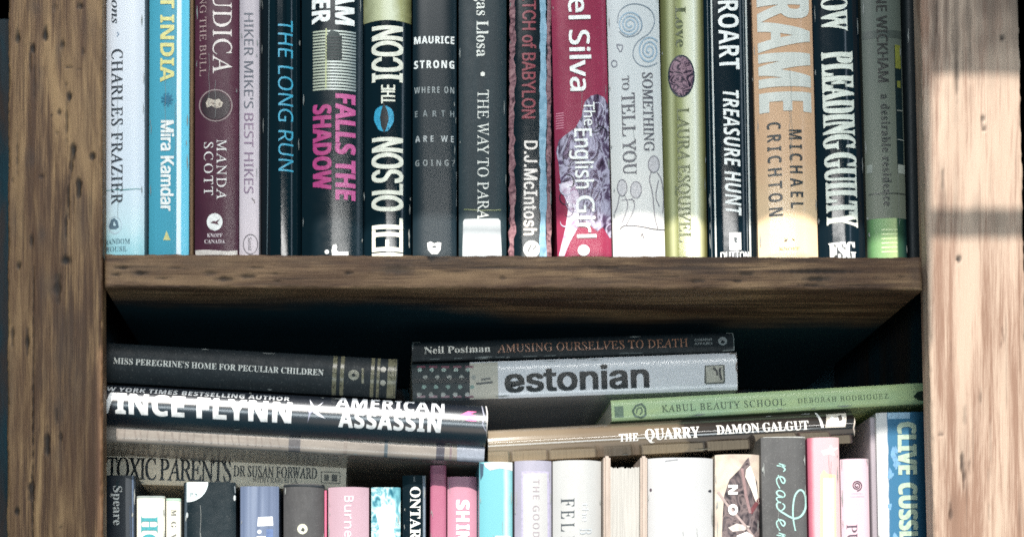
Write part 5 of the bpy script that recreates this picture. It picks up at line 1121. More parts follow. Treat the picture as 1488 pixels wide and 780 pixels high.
figure(924, 276, 8, 12, [[(918, 288), (922, 298), (918, 312), (909, 328)], [(903, 291), (914, 290), (922, 292)]])
figure(950, 239, 8, 12, [[(946, 250), (944, 262), (948, 280), (950, 300), (952, 318), (956, 332)], [(955, 251), (961, 262), (964, 285), (963, 310)], [(957, 262), (953, 285), (958, 300)]])
for cx, cy, rx, ry in ((904, 273, 6.5, 11.5), (924, 276, 7.5, 11.5), (950, 239, 7.5, 11.5)):
    b.E(cx, cy, rx, ry, (190, 186, 188), name='figure_drawing', layer=1)
b.L(curve_pts([(901, 333), (908, 328), (930, 329), (950, 333), (966, 334)]), 1.4, (84, 78, 84), name='figure_drawing')
b.L([(933, 339), (931, 345)], 1.3, (84, 78, 84), name='figure_drawing'); b.L([(933, 339), (936, 347)], 1.3, (84, 78, 84), name='figure_drawing')

# 14 olive satin book with an oval picture
m = ramp_mat('olive_spine', [(0.0, (78, 80, 48)), (0.10, (108, 110, 70)), (0.2, (172, 174, 136)), (0.30, (118, 120, 76)), (0.42, (148, 152, 104)), (0.55, (206, 206, 176)), (0.74, (226, 226, 208)), (0.86, (166, 164, 124)), (0.95, (92, 88, 46)), (1.0, (58, 60, 34))], 'X', (-0.0140, 0.0140), rough=0.26, noise_amt=0.03, coat=0.3)  # pale and dark bands are curvature shading and sheen put into the colour
b = up('hardcover_book', 'olive hardcover with painted cream sheen and an oval portrait on its spine', 967.5, 1030.5, m, y=0.013, lean=-6, H=0.22, b=0.0045, n=2.3)
og = (76, 84, 54)
b.T('l Love', 's', 989, 31, 76, 15, og, bold=0, name='title')
b.E(990, 111, 19.5, 31, (24, 36, 50), name='oval_portrait', layer=1)
b.E(990, 111, 17.5, 28.5, picture_mat('oval_portrait_print', [(22, 20, 34), (60, 42, 60), (150, 120, 132), (48, 32, 48), (26, 26, 42)], 150, distort=2), name='oval_portrait', layer=2)
b.T('LAURA ESQUIVEL', 'r', 994, 254, 194, 17, (98, 104, 70), bold=0.02, name='author')

# 15 black book with white lettering and silver side lines
m = cover_mat('black_gloss_silver', (8, 22, 30), 0.2, spec=.35, coat=0.3, scale=40, bump=.1)
b = up('hardcover_book', 'black hardcover with white slanting capitals between silver side lines', 1033, 1103, m, y=0.014, lean=-8.5, H=0.225, b=0.0045, n=2.2)
b.T('CROART', 'b', 1059, 41, 120, 29, white, bold=0.0, boldy=-0.005, name='author')
b.T('TREASURE HUNT', 'o', 1064, 222.5, 182, 23, white, bold=0.0, name='title')
for dx, wd, c in ((0, 2.2, (206, 208, 204)), (-6, 1.0, (110, 118, 122)), (50, 2.6, (200, 202, 198)), (46, 1.0, (120, 126, 130))):
    b.L([(1033 + dx, -30), (1040.5 + dx, 374)], wd, c, name='side_line', layer=1)
b.R(1060, 338, 1077, 363, (244, 244, 242), name='publisher_mark')
b.P([(1066, 344), (1072, 346), (1070, 350), (1073, 353), (1067, 352)], (70, 76, 80), name='publisher_mark', layer=2)
b.T('DUTTON', 'h', 1068.5, 371, 41, 11, white, mode='h', bold=0.03, name='publisher_mark')

# 16 orange-tan book with huge pale capitals
m = ramp_mat('tan_orange_spine', [(0, (224, 200, 166)), (0.2, (216, 186, 150)), (0.42, (204, 166, 132)), (1, (196, 156, 124))], 'Z', (0, 0.16), rough=0.34, noise_amt=0.12, nscale=60, coat=.15)  # yellow-white foot is sunlight painted onto the plain tan
b = up('paperback_book', 'wide tan orange book with huge pale grey capitals and small black ones', 1105, 1192, m, y=0.012, lean=-9.5, H=0.23, b=0.0040, n=2.6)
pg = cover_mat('pale_grey_print', (206, 206, 198), .36, scale=60, var=.08)
b.T('RAME', 'b', 1141, 78, 164, 76, pg, bold=0.03, boldy=-0.01, name='title', track=.02)
b.T('CRICHTON', 'b', 1126, 246, 136, 19.5, (34, 42, 46), name='author', track=.2, bold=.0)
b.T('MICHAEL', 'b', 1157, 245.5, 114, 19, (38, 46, 50), name='author', track=.2, bold=.0)
b.P([(1138, 345), (1142, 348), (1145, 346), (1143, 351), (1139, 351), (1141, 348)], (86, 70, 44), name='publisher_mark'); b.P([(1150, 347), (1154, 347), (1155, 350), (1152, 349)], (120, 100, 60), name='publisher_mark')
b.T('KNOPF', 's', 1147, 361, 30, 4, (176, 150, 100), mode='h', name='publisher_mark')

# 17 black book with condensed silver capitals
m = cover_mat('black_jacket_condensed', (8, 22, 30), 0.2, spec=.35, coat=0.3, scale=90, stretch=(2, 1, .06), col2=(20, 28, 34), bump=.1)
b = up('hardcover_book', 'black hardcover with tightly condensed tall silver-white capitals', 1194, 1262, m, y=0.013, lean=-11, H=0.223, b=0.0050, n=2.1)
sv = (220, 222, 210)
b.T('ROW', 's', 1213, 8, 72, 36, sv, bold=0.03, boldy=-.01, name='author')
b.T('PLEADING', 's', 1219.5, 145.5, 141, 45, sv, bold=0.03, boldy=-.012, name='title')
b.T('GUILTY', 's', 1224, 276, 106, 45, sv, bold=0.03, boldy=-.012, name='title')
b.T('FSG', 's', 1225, 364.5, 37, 25, (238, 238, 234), mode='h', bold=0.05, boldy=0.0, name='publisher_mark')

# 18 grey-green book over a light green foot
m = ramp_mat('lichen_grey_spine', [(0, (104, 108, 94)), (0.5, (92, 98, 88)), (1, (78, 86, 80))], 'Z', (0, 0.16), rough=0.5, noise_amt=0.3, nscale=60)
b = up('paperback_book', 'grey paperback with a light green foot and faint dark lettering', 1263.5, 1321, m, y=0.022, lean=-10, H=0.216, b=0.0028, n=2.6)
b.R(1255, 317, 1325, 380, ramp_mat('green_foot', [(0, (46, 72, 48)), (0.1, (76, 118, 70)), (0.3, (112, 148, 98)), (0.7, (158, 176, 128)), (0.76, (46, 76, 56)), (1, (14, 36, 38))], 'X', (-0.0125, 0.0125), rough=.5, noise_amt=.03), name='green_panel')  # dark right end is shade from the post, painted in
for i in range(6):
    b.R(1281, 333 + i * 6.4, 1304, 334.6 + i * 6.4, (206, 222, 170), name='fine_print', layer=2)
b.T('NE WICKHAM', 'n', 1282, 56, 126, 15, (40, 40, 38), name='author', bold=.03)
b.T('a desirable residence', 's', 1288, 218, 162, 12.5, (36, 40, 38), name='title', bold=0.01, track=.06)
b.R(1301, 67, 1312, 245, (20, 34, 38), name='window_picture')
b.R(1300, 66, 1309, 100, (112, 116, 54), name='window_picture', layer=2); b.R(1303, 118, 1309, 128, (104, 108, 52), name='window_picture', layer=2)
b.R(1304, 240, 1318, 253, (140, 146, 138), name='window_picture', layer=2); b.R(1260, 240, 1267, 252, (130, 136, 128), name='window_picture', layer=2)
b.R(1255, 44, 1318, 55, (62, 70, 66), name='window_picture', layer=1)
b.L([(1262, 283.5), (1290, 281), (1318, 283)], 1.5, (54, 58, 54), name='window_picture')
b.L([(1304, 203), (1316, 205)], 1.2, (150, 156, 150), name='window_picture', layer=3); b.L([(1303, 161), (1313, 162)], 1.2, (130, 136, 130), name='window_picture', layer=3)

# 19 dark book at the end of the row
m = cover_mat('blue_black_cloth', (7, 22, 28), 0.6, scale=80)
b = up('hardcover_book', 'blue-black book with a worn red edge at the right end of the row', 1323.5, 1343, m, y=0.026, lean=-6, H=0.21)
b.P(ragged(1341, 3.6, 60, 378, .9, 12), picture_mat('worn_red', [(40, 26, 30), (96, 34, 36), (50, 30, 32)], 200), name='worn_or_lit_edge')

# ================================================================ lying books
GS = 'books lying flat on top of the lower row'
def ly(*a, **k): return lying(*a, group=GS, **k)

# grey-black cloth book, top left
m = cover_mat('grey_black_cloth', (24, 33, 38), 0.55, spec=.3, col2=(17, 25, 30), scale=200, speck=.16, bump=.3)
b = ly('hardcover_book', 'dark grey lying book with small white capitals and gold bands', 112, 521, 577, 547.5, 57, m, y=0.026, b=0.005, n=2.2, hard=True, depth=.15)
tl = 0.060
sl = math.radians(3.3)
def on(x, y0=524, x0=165, s_=0.0585): return y0 + (x - x0) * s_
b.T("MISS PEREGRINE'S HOME FOR PECULIAR CHILDREN", 's', 317.5, on(317.5, 523.5), 306, 8.6, (206, 206, 200), bold=0, name='title')
gd = picture_mat('worn_gold', [(52, 52, 44), (120, 116, 94), (70, 68, 56)], 300)
for x, w in ((486, 6), (497, 5.5), (541, 5), (549.5, 4), (568, 10), (574.5, 2)):
    b.R(x - w / 2, on(x) - 30, x + w / 2, on(x) + 30, gd, name='gold_band')
b.E(514, 544.5, 8, 7.5, (132, 130, 116), name='publisher_mark', inner=.35); b.L([(507, 546), (514, 541), (521, 548)], 1.5, (132, 130, 116), name='publisher_mark', layer=3)
b.L([(527, 535), (527, 557)], 3.2, gd, name='publisher_mark')
b.E(557, 536.5, 4.2, 4, (130, 126, 112), name='ornament'); b.E(556.5, 556, 4.2, 4, (130, 126, 112), name='ornament')
b.P([(588, 518), (596, 520), (599, 530), (600, 575), (594, 575), (595, 560), (586, 566), (590, 555), (595, 545), (594, 530)], picture_mat('frayed_jacket_edge', [(90, 90, 94), (150, 150, 156), (110, 80, 88)], 300), name='frayed_edge')

# slim black book, second from the top, right
m = cover_mat('black_paper_orange', (8, 20, 26), 0.5, spec=.3, scale=90, speck=.1)
b = ly('paperback_book', 'slim black paperback topmost of the pile, white and orange serif lettering', 598.5, 511, 1067, 496.5, 28, m, y=0.053, b=0.0008, depth=.13)
b.T('Neil Postman', 's', 664.5, 507.5, 96, 9.8, (222, 216, 206), bold=0, name='author')
b.T('AMUSING OURSELVES TO DEATH', 'r', 861, 502, 277, 11.5, (170, 118, 92), bold=0, name='title')
b.T('CURRENT', 'b', 1022, 493.5, 26, 3.2, (140, 142, 142), name='publisher_mark', bold=.02); b.T('AFFAIRS', 'b', 1022, 499, 26, 3.2, (140, 142, 142), name='publisher_mark', bold=.02)
b.E(1050, 495.5, 6.5, 6, (140, 144, 144), name='publisher_mark', inner=.55); b.L([(1045, 497), (1050, 493), (1055, 496)], 1.6, (150, 150, 150), name='publisher_mark')
wk = (118, 124, 122)
b.L([(599.5, 497.5), (611, 497)], 1.2, wk, name='worn_or_lit_edge'); b.L([(600, 498), (600, 508)], 1.0, wk, name='worn_or_lit_edge')
b.L([(1055, 483.8), (1064, 484), (1066, 492)], 1.2, wk, name='worn_or_lit_edge'); b.L([(1066, 492), (1066.3, 508), (1050, 509.6)], 1.3, wk, name='worn_or_lit_edge')
for x in (625, 660, 690, 720, 760, 790, 900, 915):
    b.L([(x, 522.6 - (x - 600) * .030), (x + random.uniform(4, 22), 522.3 - (x - 600) * .031)], .9, (96, 104, 104), name='worn_or_lit_edge')

# grey-white book with patterned end
m = cover_mat('grey_white_gloss', (222, 221, 225), 0.34, scale=30, var=.12, coat=.1)
b = ly('paperback_book', 'thick grey-white book with bold black lower-case lettering and patterned end', 599, 555.5, 1071.5, 538.5, 54, m, y=0.052, b=0.0012, depth=.14)
dk = cover_mat('pattern_ground', (24, 38, 42), .5, scale=100)
b.P([(598, 525), (683, 524), (683, 590), (598, 590)], dk, name='patterned_end')
for row, (yy, dirn) in enumerate(((542, -1), (567, 1))):
    for i in range(5):
        x = 606 + i * 17.5
        b.L([(x, yy + 9 * -dirn * -1), (x + 12, yy + 9 * dirn)], 3.2, (120, 74, 88), name='patterned_stripe', layer=2)
        b.E(x + 4 if dirn < 0 else x + 10, yy - 5, 3.2, 3, (124, 150, 142), name='patterned_dot', layer=2, wob=.1)
        b.E(x + 12 if dirn < 0 else x + 3, yy + 6, 3.4, 3.1, (150, 152, 146), name='patterned_dot', layer=3, wob=.1)
b.P([(600, 550), (682, 549), (682, 556), (600, 557)], (10, 22, 26), name='patterned_gap', layer=3)
b.P([(682.5, 528), (723, 526), (724, 582), (682.5, 584)], cover_mat('ivory_panel', (190, 184, 170), .45, scale=60), name='ivory_panel', layer=2)
b.L([(699, 551.5), (713, 549.5)], 3, (100, 100, 98), name='fine_print', layer=3); b.L([(692, 557.5), (716, 555)], 3.2, (84, 86, 86), name='fine_print', layer=3)
b.T('estonian', 'h', 838, 549, 207, 33, (6, 14, 18), bold=0.055, name='title', layer=3)
b.P([(1024, 531), (1051, 529.5), (1053, 531), (1053.5, 555), (1052, 557), (1026, 558), (1023.5, 556)], (84, 86, 80), name='publisher_mark', layer=2)
b.P([(1025.5, 532.5), (1050, 531), (1051.5, 554.5), (1026.5, 556)], (176, 172, 158), name='publisher_mark', layer=3)
b.L(curve_pts([(1036, 534), (1041, 539), (1042, 545)]), 3, (40, 44, 44), name='publisher_mark', layer=4); b.L(curve_pts([(1046, 534), (1046, 542), (1048, 552)]), 3.4, (40, 44, 44), name='publisher_mark', layer=4)
b.L([(1060, 514), (1068, 513), (1071, 520)], 1.5, (120, 110, 100), name='worn_or_lit_edge'); b.L([(1070.5, 526), (1069.5, 533), (1071, 540)], 2, (110, 92, 84), name='worn_or_lit_edge')
b.L([(1071.5, 538), (1072, 565)], 1.3, (140, 120, 108), name='worn_or_lit_edge')

# big black glossy book
m = cover_mat('black_gloss_jacket', (12, 20, 32), 0.38, coat=1.0, crough=.3, scale=30, bump=.12)
b = ly('hardcover_book', 'large glossy black hardcover lying left, bold white capitals and crossed blades', 112, 580.5, 708.5, 614, 59, m, y=0.020, b=0.0095, n=2.0, hard=True, depth=.155, th=.0025)
sv2 = 0.058
b.T('NEW YORK TIMES BESTSELLING AUTHOR', 'b', 279, 571.5, 286, 7.6, (196, 198, 200), bold=0.01, name='small_line', track=.03)
b.T('VINCE FLYNN', 'b', 281, 590.5, 284, 29.5, (240, 240, 240), bold=0.03, name='author', track=.02)
b.T('AMERICAN', 'b', 567, 588, 158, 20, (214, 216, 220), bold=0.012, name='title', track=.02)
b.T('ASSASSIN', 'b', 566.5, 612, 148, 21.5, (242, 242, 242), bold=0.03, name='title', track=.04)
st = (200, 202, 214)
b.P([(450, 580), (458, 592), (464, 600), (473, 608), (462, 604), (454, 598)], st, name='crossed_blades', layer=2)
b.P([(434, 590), (452, 592), (458, 596), (452, 600), (447, 614), (449, 600), (446, 595)], (150, 152, 170), name='crossed_blades', layer=3)
b.P([(470, 584), (462, 594), (458, 592)], (190, 192, 206), name='crossed_blades', layer=3)
b.P([(668, 603), (680, 597), (693, 598), (684, 601), (692, 604), (692, 612), (678, 611)], (214, 110, 158), name='publisher_mark', layer=2, holes=[[(678, 604), (684, 604), (682, 608)]])
b.L([(700, 588), (702, 598), (704, 606), (701, 616), (706, 626)], 2.2, (150, 152, 166), name='crumpled_edge', taper=.5); b.L([(706, 588), (708, 600), (707, 640)], 1.8, (196, 192, 190), name='crumpled_edge')

# added book shape standing in for the reflection under the black one
m = cover_mat('reflection_grey_brown', (138, 131, 124), 0.42, col2=(108, 102, 97), scale=70, stretch=(2, 1, .3), speck=.1)
b = ly('paperback_book', 'added slim grey-brown book standing in for the reflection beneath the glossy black book', 112, 625.5, 704, 658.5, 25, m, y=0.030, b=0.0016, n=4, depth=.13)
for x, w, c in ((428, 17, (84, 82, 84)), (502, 5, (120, 112, 106)), (561, 5, (70, 80, 86)), (640, 12, (66, 64, 72)), (655, 3, (110, 96, 100))):
    yy = 625.5 + (x - 112) * .0557
    b.R(x - w / 2, yy - 14, x + w / 2, yy + 14, c, name='reflected_band')
b.P([(664, 644), (704, 647), (704, 672), (664, 670)], (128, 134, 146), name='reflected_end')
for i in range(22):
    x = 172 + i * 11 + rw0.uniform(-2, 2); yy = 625.5 + (x - 112) * .0557
    b.L([(x, yy - 6), (x + rw0.uniform(-2, 4), yy + 7)], rw0.uniform(1.5, 3.2), (122, 114, 108), name='reflected_print')

# grey-beige mass-market book with thin condensed lettering
m = cover_mat('newsprint_beige', (228, 217, 198), 0.7, scale=120, var=.14, speck=.1, bump=.25)
b = ly('paperback_book', 'worn grey-beige paperback with thin condensed black serif capitals', 116, 680, 503, 692, 40, m, y=0.074, b=0.0008, depth=.12)
b.T('TOXIC PARENTS', 'r', 245.5, 682, 181, 31, (34, 38, 42), bold=0.014, name='title', track=-.05)
b.T('DR SUSAN FORWARD', 'r', 400, 685.5, 121, 15.5, (56, 58, 58), bold=0.02, name='author')
b.T('WITH CRAIG BUCK', 's', 400, 697.5, 66, 7, (110, 108, 104), name='author')
b.L([(467, 685), (494, 686), (494, 702), (467, 701), (467, 685)], 1.3, (100, 98, 90), name='publisher_mark'); b.R(471, 689, 478, 698, (104, 102, 94), name='publisher_mark'); b.R(482, 689, 490, 699, (96, 94, 88), name='publisher_mark')

# brown and silver book, right
m = ramp_mat('sepia_print', [(0, (30, 27, 26)), (0.16, (56, 51, 48)), (0.34, (40, 36, 34)), (0.47, (46, 42, 39)), (0.485, (96, 86, 72)), (0.75, (104, 92, 78)), (1, (128, 116, 100))], 'Z', (0, 0.235), rough=0.2, noise_amt=0.14, nscale=55, nstretch=(1.6, 1, .8), coat=0.7)
b = ly('hardcover_book', 'glossy brown lying hardcover with white serif capitals, lower right of the pile', 709, 645, 1243, 616, 47, m, y=0.036, b=0.0075, n=2.0, hard=True, depth=.15, th=.0025)
b.T('THE', 's', 913.5, 635, 28, 11, (232, 230, 226), name='title'); b.T('QUARRY', 's', 977, 629, 79, 16, (232, 230, 226), name='title', bold=.01)
b.T('DAMON GALGUT', 's', 1108, 620.5, 134, 13.5, (222, 220, 216), name='author', bold=.01)
b.P([(1183, 599), (1187, 600), (1197, 621), (1193, 621)], (220, 220, 218), name='slash_mark', layer=2)
b.P([(1200, 602), (1229, 600), (1228, 620), (1199, 621)], (206, 198, 186), name='publisher_mark', layer=2)
b.P([(1203, 612), (1208, 604), (1214, 608), (1220, 602), (1226, 606), (1222, 616), (1212, 614)], (238, 236, 232), name='publisher_mark', layer=3)
b.P([(1217, 604), (1222, 602), (1224, 610), (1219, 612)], (90, 84, 78), name='publisher_mark', layer=4)
b.L([(1239, 596), (1242, 606), (1240, 622), (1242, 634)], 1.8, (190, 180, 170), name='worn_or_lit_edge')

# green book, far right of the pile
m = cover_mat('sage_green', (176, 190, 132), 0.42, col2=(150, 178, 142), scale=30, stretch=(1, 1, .3), speck=.06)
b = ly('paperback_book', 'sage green paperback with small dark capitals, reaching behind the right post', 888.5, 596, 1378, 568.5, 30.5, m, y=0.041, b=0.0012, depth=.13)
dg = (60, 78, 64)
b.T('KABUL BEAUTY SCHOOL', 'r', 1051.5, 588.5, 180, 9.6, dg, bold=0, name='title', track=.06)
b.T('DEBORAH RODRIGUEZ', 'r', 1225, 578.5, 132, 7, (76, 92, 70), bold=0, name='author', track=.08)
b.E(929.5, 597, 10.5, 11, (84, 104, 88), name='publisher_mark', inner=.72, wob=.06); b.L(curve_pts([(925, 600), (926, 594), (931, 592), (933, 597), (930, 602)]), 1.8, (84, 104, 88), name='publisher_mark')
b.R(893, 590, 906, 606, (104, 124, 104), name='fine_print')
b.P([(1327, 576), (1333, 569), (1344, 567), (1341, 572), (1344, 575), (1341, 578), (1345, 582), (1334, 581)], (36, 52, 46), name='ornament', layer=2)

# ================================================================ lower row
GLo = 'books standing in the lower row'
def lo(*a, **k):
    k.setdefault('y', 0.045)
    return upright(*a, group=GLo, row='lower', **k)

m = cover_mat('navy_cloth', (10, 24, 36), 0.5, scale=100)
b = lo('hardcover_book', 'navy book with white lettering at the far left of the lower row', 146, 196, m, ytop=690, y=0.05, b=.002, n=3)
b.T('Speare', 's', 171, 734, 57, 12.5, (204, 207, 205), bold=0.0, name='author'); b.L([(171, 697), (170, 709)], 4, (36, 51, 57), name='fine_print')
b.L([(193, 690), (193, 800)], 2.2, (82, 96, 118), name='worn_or_lit_edge'); b.L([(189, 735), (190, 800)], 1.2, (50, 63, 83), name='worn_or_lit_edge')

m = cover_mat('cream_gloss', (204, 203, 191), 0.45, scale=30, var=.08)
b = lo('paperback_book', 'short cream book with large teal serif lettering', 198.5, 239, m, ytop=720)
b.T('HOPE', 's', 217, 795, 92, 24, (62, 137, 145), bold=0, name='title')
b.L([(198, 722), (240, 722)], 3, (143, 151, 148), name='worn_or_lit_edge', layer=1)
m2 = cover_mat('cream_plain', (199, 197, 186), 0.5, scale=30, var=.08)
b = lo('paperback_book', 'narrow cream book with small widely spaced grey capitals', 241, 262.5, m2, ytop=723.5)
for ch, yy in (('M', 744.5), ('G', 761.5), ('V', 779)):
    b.T(ch, 's', 252.5, yy, 9 if ch != 'M' else 9, 7.5, (99, 99, 94), bold=0, name='title')
b.P([(241, 723), (263, 723), (263, 728), (241, 727)], (154, 178, 162), name='worn_or_lit_edge')

m = cover_mat('black_dusty', (16, 26, 31), 0.42, scale=120, speck=.08)
b = lo('paperback_book', 'black book with a white quarter-circle badge on its top corner', 266.5, 342, m, ytop=700, b=.002, n=4)
b.L([(271, 702), (270, 750), (270, 800)], 3.6, (60, 70, 78), name='worn_or_lit_edge', layer=1)
b.P([(271.5, 700)] + [(271.5 + 31 * math.cos(t), 700 + 29 * math.sin(t)) for t in [i * math.pi / 20 for i in range(11)]], (205, 218, 221), name='badge', layer=2)
b.T('P.S.', 's', 282.5, 718, 13, 5.5, (69, 85, 90), mode='h', name='badge', layer=3)
b.E(272, 748, 1.6, 4, (162, 169, 172), name='scuff', layer=3); b.E(341, 723, 1.8, 4, (181, 186, 188), name='scuff'); b.L([(341, 706), (342, 716)], 1.5, (115, 123, 128), name='scuff')

m = picture_mat('denim_print', [(77, 88, 111), (92, 103, 126), (114, 124, 144)], 90, (2.5, 1, .08), rough=.5, distort=.4)
b = lo('paperback_book', 'denim blue book with a white patch and faint vertical streaks', 349, 405, m, ytop=706)
b.P([(375, 751), (396, 750), (397, 763), (374, 764)], (228, 230, 232), name='patch'); b.E(377, 772, 3, 3, (205, 211, 223), name='patch'); b.R(387, 768, 397, 800, (88, 106, 145), name='patch'); b.R(373, 778.5, 386, 800, (214, 219, 227), name='patch')

m = cover_mat('charcoal_cloth', (59, 59, 61), 0.7, scale=250, var=.15, bump=.4, speck=.1)
b = lo('hardcover_book', 'rounded charcoal cloth book with a small cream disc', 411.5, 470.5, m, ytop=702, b=.0045, n=2.2, hard=True)
b.E(439.5, 768, 7.4, 7.4, (202, 202, 181), name='disc'); b.P([(437, 770), (440, 765), (443, 769), (441, 772)], (66, 66, 63), name='disc', layer=2)
b.L([(411, 706), (471, 707.5)], 2.4, (38, 42, 46), name='cloth_fold')

m = cover_mat('rose_thin', (196, 98, 126), 0.4, scale=30)
b = lo('paperback_book', 'very thin rose pink book between the charcoal and the pale pink books', 471.2, 475, m, ytop=712)
m = cover_mat('pale_pink', (165, 139, 150), 0.4, scale=30, var=.06)
b = lo('paperback_book', 'wide pale pink book with faint white lettering', 476.8, 536, m, ytop=707, b=.003, n=2.6)
for ch, yy, L_ in (('B', 724.5, 9), ('u', 738, 10), ('r', 750, 7), ('n', 762, 10), ('e', 775, 9)):
    b.T(ch, 'n', 507, yy, L_, 13, (230, 205, 215), name='title')
m = picture_mat('teal_photo', [(35, 89, 107), (98, 152, 163), (179, 199, 200), (77, 136, 149), (155, 185, 188)], 75, (1, 1, 1), rough=.35, distort=1.6)
b = lo('paperback_book', 'book with a blurry teal and white picture on its spine', 539.5, 582, m, ytop=707.5)
b.P([(556, 732), (570, 734), (576, 748), (572, 770), (578, 800), (548, 800), (552, 770), (546, 746)], cover_mat('pale_teal', (198, 219, 221), .4, scale=60), name='pale_figure')
m = cover_mat('black_gloss_narrow', (12, 22, 28), 0.2, coat=.4, scale=60, speck=.05)
b = lo('paperback_book', 'black glossy book with bold white serif capitals reading down', 585, 619.5, m, ytop=690, b=.002, n=3)
b.T('ONTARIO', 's', 603.5, 757, 100, 14.5, (224, 224, 221), bold=0.01, boldy=0.0, name='title'); b.L([(602, 692), (602, 700)], 2.5, (59, 70, 75), name='fine_print')
b.L([(616.5, 691), (616.5, 800)], 3.2, (116, 127, 140), name='worn_or_lit_edge', layer=1)  # pale strip is a highlight painted along the spine
m = cover_mat('magenta', (156, 92, 115), 0.4, scale=30, var=.08)
b = lo('paperback_book', 'thin magenta book, tallest of the pink ones', 625.5, 648.5, m, ytop=675.5)
m = cover_mat('candy_pink', (178, 127, 145), 0.4, scale=30, var=.08)
b = lo('paperback_book', 'candy pink book with blocky white capitals', 650.5, 693, m, ytop=692, b=.002, n=3)
for ch, yy, L_ in (('S', 733, 13), ('H', 750, 13.5), ('I', 765.5, 6), ('N', 779, 13)):
    b.T(ch, 'b', 672.5, yy, L_, 18, (237, 225, 230), bold=.05, name='title')
m = ramp_mat('aqua_spine', [(0, (98, 155, 165)), (0.7, (102, 159, 167)), (0.8, (170, 196, 200)), (0.9, (123, 167, 172)), (1, (91, 142, 149))], 'X', (-.0108, .0108), rough=.4, noise_amt=.06)
b = lo('paperback_book', 'aqua blue book with a scuffed white top edge', 697, 745, m, ytop=670.5, y=.027, b=.002, n=3)
b.P([(703, 672), (745, 670), (745, 684), (726, 680), (712, 683), (705, 678)], cover_mat('scuffed_white', (177, 180, 179), .6, scale=100), name='worn_or_lit_edge'); b.P([(697, 672), (703, 674), (702, 690), (698, 698)], (60, 80, 96), name='worn_or_lit_edge')
b.R(720, 778, 742, 800, (225, 230, 230), name='panel')

m = cover_mat('lavender', (139, 137, 152), 0.45, scale=60, var=.1)
b = lo('hardcover_book', 'lavender book with a long white panel of pale lettering', 748.5, 802, m, ytop=668.5, y=.027, b=.003, n=2.4)
b.R(758, 684, 799, 820, (160, 155, 178), name='panel', layer=1)
b.P([(760, 688), (795, 687), (796, 820), (760, 820)], cover_mat('white_panel', (162, 162, 163), .45, scale=60, var=.04), name='panel', layer=2)
b.T('THE GOOD', 'n', 779, 738, 84, 9.5, (142, 132, 139), name='title', layer=3, track=.12)

m = cover_mat('off_white', (160, 161, 161), 0.45, scale=40, var=.05)
b = lo('paperback_book', 'white book with rounded spine and thin grey serif capitals', 804.5, 875, m, ytop=668, y=.027, b=.0045, n=2.6)
for ch, yy in (('F', 729), ('E', 746.5), ('L', 765), ('L', 784)):
    b.T(ch, 'r', 825, yy, 12, 19, (67, 72, 77), bold=0, name='title')
for ch, yy, cc in (('t', 733, 8), ('h', 743, 9), ('e', 753, 8)):
    b.T(ch, 'n', 850, yy, cc, 9, (176, 180, 185), name='subtitle')
b.T('B', 'r', 851, 771, 9, 18, (164, 169, 174), bold=0, name='subtitle')

# shelved back to front: two board edges with the leaves between them
def spine_in(label, x0, x1, ytop_board, ytop_pages, y, bt, col, group, pcol=(163, 161, 157)):
    k = (CD + y) / CD / S
    zb = Z_LOW
    w = (x1 - x0) * k
    root = bpy.data.objects.new('hardcover_book', None); COL.objects.link(root)
    root.location = (at((x0 + x1) / 2, 780, y).x, y, zb)
    root['label'] = label; root['category'] = 'book'; root['group'] = group
    H = at(0, ytop_board, y).z - zb; Hp = at(0, ytop_pages, y).z - zb
    bt = bt * k
    for sx in (-1, 1):
        bm = bmesh.new()
        xa, xb = (-w / 2, -w / 2 + bt) if sx < 0 else (w / 2 - bt, w / 2)
        vs = [bm.verts.new(q) for q in ((xa, 0, 0), (xb, 0, 0), (xb, .15, 0), (xa, .15, 0), (xa, 0, H), (xb, 0, H), (xb, .15, H), (xa, .15, H))]
        for f in ((0, 1, 5, 4), (1, 2, 6, 5), (2, 3, 7, 6), (3, 0, 4, 7), (4, 5, 6, 7), (3, 2, 1, 0)): bm.faces.new([vs[i] for i in f])
        bmesh.ops.bevel(bm, geom=bm.edges[:], offset=.0012, segments=3, affect='EDGES')
        link_mesh('cover_board', bm, col, root, smooth=40)
    bm = bmesh.new()
    n = 40
    xa, xb = -w / 2 + bt + 1e-4, w / 2 - bt - 1e-4
    rnd = random.Random(5)
    f0, f1, t0 = [], [], []
    for i in range(n + 1):
        x = xa + (xb - xa) * i / n
        yy = .004 + .0012 * (1 - (2 * i / n - 1) ** 2) + rnd.uniform(-.00012, .00012)
        zz = Hp + rnd.uniform(-.0006, .0006)
        f0.append(bm.verts.new((x, yy, .003))); f1.append(bm.verts.new((x, yy, zz))); t0.append(bm.verts.new((x, .145, zz)))
    for i in range(n):
        bm.faces.new((f0[i], f0[i + 1], f1[i + 1], f1[i])); bm.faces.new((f1[i], f1[i + 1], t0[i + 1], t0[i]))
    link_mesh('page_block', bm, pages_mat('white_leaves', pcol, scale=1500), root)
    return root
spine_in('book shelved back to front, its white leaves between two tan boards', 877.5, 941, 661.5, 677, .024, 10, cover_mat('tan_pink_board', (159, 145, 135), .5, scale=120, var=.15), GLo)

m = cover_mat('plain_white', (165, 166, 168), 0.5, scale=30, var=.03)
b = lo('hardcover_book', 'wide plain white book with two tiny dark specks', 943, 1038, m, ytop=664.5, y=.027, b=.004, n=3.4)
b.E(945.5, 711.5, 1.7, 2.4, (79, 68, 76), name='speck'); b.E(1031.5, 713, 2.4, 2, (50, 50, 56), name='speck', wob=.1)
b.L([(966, 670), (968, 669), (985, 667)], 1.1, (143, 143, 148), name='crease')

